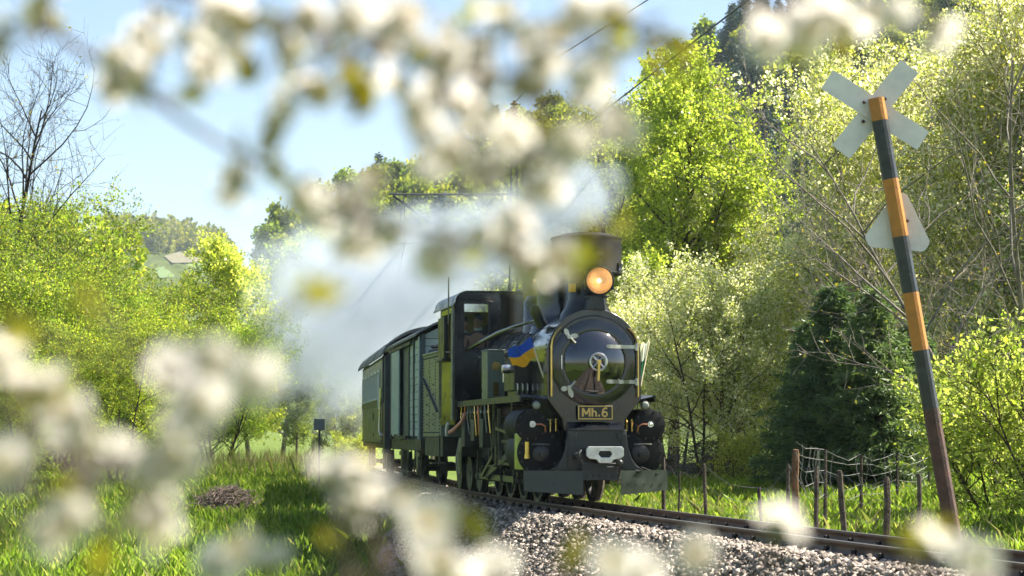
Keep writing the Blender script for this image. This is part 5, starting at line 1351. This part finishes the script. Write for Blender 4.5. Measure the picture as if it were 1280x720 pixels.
def branch(path, flowers, leaves, r=.004, seed=0, nb=(1, 2), spread=20, attach=None):
    """path: [(px, py, depth)], flowers: [(px, py[, depth])], leaves: [(px, py, kind)]"""
    pts = [at(a, b, c) - TB for a, b, c in path]
    if attach is not None:
        p0 = Vector((.0, .02, attach)); pts = [p0, p0.lerp(pts[0], .5) + Vector((0, -.02, .04))] + pts
    n = len(pts); m = MB(); fine = []; rad = []
    for i in range(n - 1):
        for k in range(4):
            u = k / 4; p_1 = pts[max(i - 1, 0)]; p1 = pts[i]; p2 = pts[i + 1]; p3 = pts[min(i + 2, n - 1)]
            fine.append(.5 * ((2 * p1) + (p2 - p_1) * u + (2 * p_1 - 5 * p1 + 4 * p2 - p3) * u * u + (3 * p1 - p_1 - 3 * p2 + p3) * u ** 3))
    fine.append(pts[-1]); N = len(fine); rad = [r * (.75 if attach is not None else .6) * (1 - .75 * i / N) + .0006 for i in range(N)]
    m.tube(fine, rad, 8)
    spots_ = []
    def near(p): return min(fine, key=lambda f: (f - p).length_squared)
    items = []
    for f in flowers:
        D = f[2] if len(f) > 2 else None
        for k in range(q.randint(*nb)):
            px, py = f[0] + q.gauss(0, spread) * (k > 0), f[1] + q.gauss(0, spread) * (k > 0)
            items.append(('b', px, py, D))
    for l in leaves:
        for k in range(q.randint(2, 3)): items.append((l[2], l[0] + q.gauss(0, 12) * (k > 0), l[1] + q.gauss(0, 12) * (k > 0), None))
    made = []
    for kind, px, py, D in items:
        if D is None:
            ref = min(path, key=lambda t: (t[0] - px) ** 2 + (t[1] - py) ** 2); D = ref[2]
        p = at(px, py, D + q.uniform(-.05, .05)) - TB
        c = near(p); mid = c.lerp(p, .55) + Vector((0, 0, -.004)); m.tube([c, mid, p], [.0011, .0009, .0008], 5)
        made.append((kind, p, (p - c)))
    b = m.build('branch', TWIGM, ft)
    for kind, p, d in made:
        me = q.choice(BL) if kind == 'b' else (q.choice(LFY) if kind == 'y' else LFB[0])
        o = link('blossom' if kind == 'b' else 'leaf', me, b, p)
        d = (d.normalized() if d.length > 1e-6 else Vector((0, 0, 1))) + Vector((q.gauss(0, .6), q.gauss(0, .6), q.gauss(0, .4)))
        o.rotation_euler = d.to_track_quat('Z' if kind == 'b' else 'X', 'Y').to_euler()
        s = q.uniform(.85, 1.2) if kind == 'b' else q.uniform(.7, 1.15); o.scale = (s, s, s)
    return b
# upper branch running down to the right
branch([(-40, -30, 1.35), (60, 35, 1.33), (150, 95, 1.32), (230, 150, 1.3), (300, 192, 1.3), (345, 212, 1.3), (400, 240, 1.3)],
       [(10, 30), (50, 15), (150, 75), (180, 100), (140, 100), (195, 65), (165, 55)], [(215, 118, 'y'), (185, 120, 'y'), (330, 205, 'y'), (300, 210, 'y'), (350, 205, 'y'), (390, 243, 'b'), (290, 220, 'b'), (70, 20, 'y'), (20, 45, 'y')], attach=2.42)
# upper branch with the heavy blossom
branch([(-60, -70, 1.30), (120, -35, 1.30), (250, -5, 1.3), (380, 30, 1.28), (500, 70, 1.28), (600, 95, 1.27), (690, 80, 1.27), (760, 45, 1.28), (830, 20, 1.28)],
       [(205, 20), (235, 40), (260, 25), (290, 55), (300, 20), (240, 75), (265, 85), (360, 55), (390, 20), (420, 60), (440, 25), (440, 85), (500, 28), (520, 55), (500, 100), (470, 60), (560, 85), (555, 40), (545, 110), (600, 60), (610, 100), (585, 130), (600, 140), (665, 52), (690, 60), (640, 30), (700, 45), (735, 30), (745, 85), (770, 20), (725, 15), (360, 130), (400, 115)],
       [(280, 70, 'y'), (330, 30, 'y'), (350, 80, 'y'), (415, 95, 'y'), (470, 100, 'y'), (560, 60, 'y'), (640, 105, 'y'), (600, 20, 'y'), (790, 20, 'y'), (800, 45, 'y'), (815, 65, 'y'), (785, 60, 'y'), (840, 70, 'y'), (530, 150, 'b'), (480, 30, 'b')], attach=2.55, spread=19)
# drooping spur in front of the hill
branch([(640, 95, 1.27), (670, 140, 1.25), (665, 185, 1.25), (640, 220, 1.25), (600, 215, 1.25), (550, 195, 1.25)], [(750, 140), (735, 105), (755, 165), (640, 165), (665, 190), (680, 225), (660, 240), (625, 180), (700, 200), (590, 160), (570, 175)], [(545, 195, 'b'), (530, 205, 'b'), (610, 215, 'b'), (690, 160, 'y')], spread=15)
# lower spur across the steam
branch([(400, 240, 1.3), (440, 265, 1.3), (490, 280, 1.3), (560, 292, 1.3), (620, 315, 1.3), (690, 325, 1.3), (745, 318, 1.3)], [(425, 258), (445, 285), (470, 290), (455, 240), (440, 305), (405, 270), (640, 272), (655, 290), (630, 295), (545, 325), (560, 310)], [(495, 290, 'b'), (580, 290, 'y'), (600, 312, 'y'), (650, 332, 'y'), (690, 332, 'y'), (715, 325, 'y'), (745, 300, 'y'), (740, 290, 'y'), (670, 335, 'b')], spread=13)
# twig with the single long leaf
branch([(210, 470, 1.05), (250, 480, 1.05), (300, 440, 1.05), (360, 390, 1.05), (430, 335, 1.05)], [(215, 452), (320, 470), (325, 478), (255, 478), (205, 470), (240, 520)], [(250, 505, 'b'), (232, 530, 'b'), (270, 470, 'b'), (380, 375, 'y'), (400, 360, 'y'), (130, 400, 'y')], spread=9, nb=(1, 2))
# low branches at the left and along the bottom
branch([(-120, 760, 1.1), (-20, 690, 1.1), (60, 620, 1.1), (130, 590, 1.1), (190, 560, 1.1), (215, 510, 1.1), (210, 470, 1.1)],
       [(5, 440), (12, 480), (62, 480), (78, 520), (92, 550), (110, 590), (150, 570), (190, 585), (160, 640), (185, 665), (90, 650), (30, 590)],
       [(40, 500, 'y'), (100, 610, 'y'), (190, 620, 'y'), (45, 410, 'y'), (60, 670, 'b'), (140, 680, 'y'), (10, 600, 'b')], attach=1.15, spread=22, nb=(1, 3))
branch([(-160, 830, 1.2), (100, 790, 1.2), (300, 750, 1.2), (480, 720, 1.2), (620, 730, 1.2), (800, 740, 1.2), (1000, 745, 1.2), (1180, 735, 1.2), (1260, 725, 1.2)],
       [(300, 690), (335, 702), (270, 706), (478, 618), (508, 632), (530, 655), (452, 628), (560, 708), (520, 700), (620, 712), (775, 706), (805, 714), (1200, 690), (1222, 702)],
       [(565, 665, 'y'), (572, 680, 'y'), (430, 592, 'b'), (450, 598, 'b'), (410, 590, 'b'), (415, 690, 'y'), (1150, 690, 'y'), (1140, 680, 'y'), (980, 655, 'b'), (870, 690, 'b'), (700, 712, 'y')], attach=.95, spread=16, nb=(1, 2))
# tip of the branch hanging in from above, over the hill
branch([(820, -90, 1.3), (900, -30, 1.3), (960, 10, 1.3), (1040, 25, 1.32), (1120, 15, 1.33), (1180, 25, 1.33)], [(1010, 60), (1120, 18), (1172, 35), (1165, 55)], [(960, 40, 'b'), (1000, 25, 'b'), (1050, 30, 'y'), (1085, 20, 'b'), (985, 45, 'y'), (1040, 20, 'b')], spread=6, nb=(1, 1), attach=2.9)

# ------------------------------------------------------------------ steam
A_ = at(731, 236, 30.2); B_ = at(392, 415, 86)
ax3 = (B_ - A_); LN = ax3.length; ax3.normalize()
def rad_(t): return .72 + 5.2 * (t / LN) ** 1.35 if t > 0 else .72
mst = MB().lathe([(0, -1.0), (.6, -.8)] + [(rad_(t) * 1.1, t) for t in np.linspace(0, LN, 16)] + [(rad_(LN) * .7, LN + 1.6), (0, LN + 2.2)], (0, 0, 0), 'z', 24, False)
sm_ = bpy.data.materials.new('steam'); sm_.use_nodes = True; nt = sm_.node_tree; n = nt.nodes; L = nt.links
n.remove(n['Principled BSDF']); vp = n.new('ShaderNodeVolumePrincipled'); vp.inputs['Color'].default_value = (.55, .62, .71, 1); vp.inputs['Anisotropy'].default_value = .0
L.new(vp.outputs[0], n['Material Output'].inputs['Volume'])
tcn = n.new('ShaderNodeTexCoord'); sp = n.new('ShaderNodeSeparateXYZ'); L.new(tcn.outputs['Object'], sp.inputs[0])
def M(op, a, b=None, c=None):
    k = n.new('ShaderNodeMath'); k.operation = op
    for i, v in enumerate((a, b, c)):
        if v is None: continue
        if isinstance(v, (int, float)): k.inputs[i].default_value = v
        else: L.new(v, k.inputs[i])
    return k.outputs[0]
r2 = M('SQRT', M('ADD', M('MULTIPLY', sp.outputs['X'], sp.outputs['X']), M('MULTIPLY', sp.outputs['Y'], sp.outputs['Y'])))
tt = M('DIVIDE', M('MAXIMUM', sp.outputs['Z'], 0.0), LN)
RR_ = M('ADD', M('MULTIPLY', M('POWER', tt, 1.35), 5.2), .72)
nz = n.new('ShaderNodeTexNoise'); nz.inputs['Scale'].default_value = .8; nz.inputs['Detail'].default_value = 4; nz.inputs['Roughness'].default_value = .6; L.new(tcn.outputs['Object'], nz.inputs['Vector'])
nf = n.new('ShaderNodeMapRange'); nf.inputs['From Min'].default_value = .35; nf.inputs['From Max'].default_value = .65; nf.inputs['To Min'].default_value = -.7; nf.inputs['To Max'].default_value = .5; nf.clamp = False; L.new(nz.outputs['Fac'], nf.inputs['Value'])
core = M('SUBTRACT', 1.0, M('DIVIDE', r2, RR_))
core = M('ADD', core, M('MULTIPLY', nf.outputs[0], .8))
sm1 = n.new('ShaderNodeMapRange'); sm1.interpolation_type = 'SMOOTHSTEP'; sm1.inputs['From Min'].default_value = .02; sm1.inputs['From Max'].default_value = .6; L.new(core, sm1.inputs['Value'])
cap = n.new('ShaderNodeMapRange'); cap.interpolation_type = 'SMOOTHSTEP'; cap.inputs['From Min'].default_value = -.75; cap.inputs['From Max'].default_value = .1; L.new(sp.outputs['Z'], cap.inputs['Value'])
cap2 = n.new('ShaderNodeMapRange'); cap2.interpolation_type = 'SMOOTHSTEP'; cap2.inputs['From Min'].default_value = LN + 1.8; cap2.inputs['From Max'].default_value = LN - 4; L.new(sp.outputs['Z'], cap2.inputs['Value'])
edge = n.new('ShaderNodeMapRange'); edge.interpolation_type = 'SMOOTHSTEP'; edge.inputs['From Min'].default_value = 1.08; edge.inputs['From Max'].default_value = .45; L.new(M('DIVIDE', r2, RR_), edge.inputs['Value'])
dens = M('DIVIDE', 2.2, M('ADD', .05, M('MULTIPLY', M('POWER', RR_, 1.15), 1.5)))
L.new(M('MULTIPLY', M('MULTIPLY', M('MULTIPLY', sm1.outputs[0], edge.outputs[0]), M('MULTIPLY', cap.outputs[0], cap2.outputs[0])), dens), vp.inputs['Density'])
so = mst.build('steam_plume', sm_); so.location = A_; so.rotation_euler = ax3.to_track_quat('Z', 'Y').to_euler()
tag(so, 'pale steam trailing back from the chimney over the train', 'steam', kind='stuff')
cy.volume_step_rate = 4.0
cy.volume_max_steps = 128

# ------------------------------------------------------------------ haze
hm = bpy.data.materials.new('haze'); hm.use_nodes = True; n = hm.node_tree.nodes; n.remove(n['Principled BSDF'])
hv = n.new('ShaderNodeVolumePrincipled'); hv.inputs['Color'].default_value = (.72, .86, 1.0, 1); hv.inputs['Density'].default_value = .00011
hm.node_tree.links.new(hv.outputs[0], n['Material Output'].inputs['Volume'])
hz = MB().box(float(gx[0]) - 60, float(gx[-1]) + 60, float(gy[0]) - 60, float(gy[-1]) + 60, -4.0, 175.0).build('haze', hm)
tag(hz, 'thin pale blue air between the valley sides', 'haze', kind='stuff')
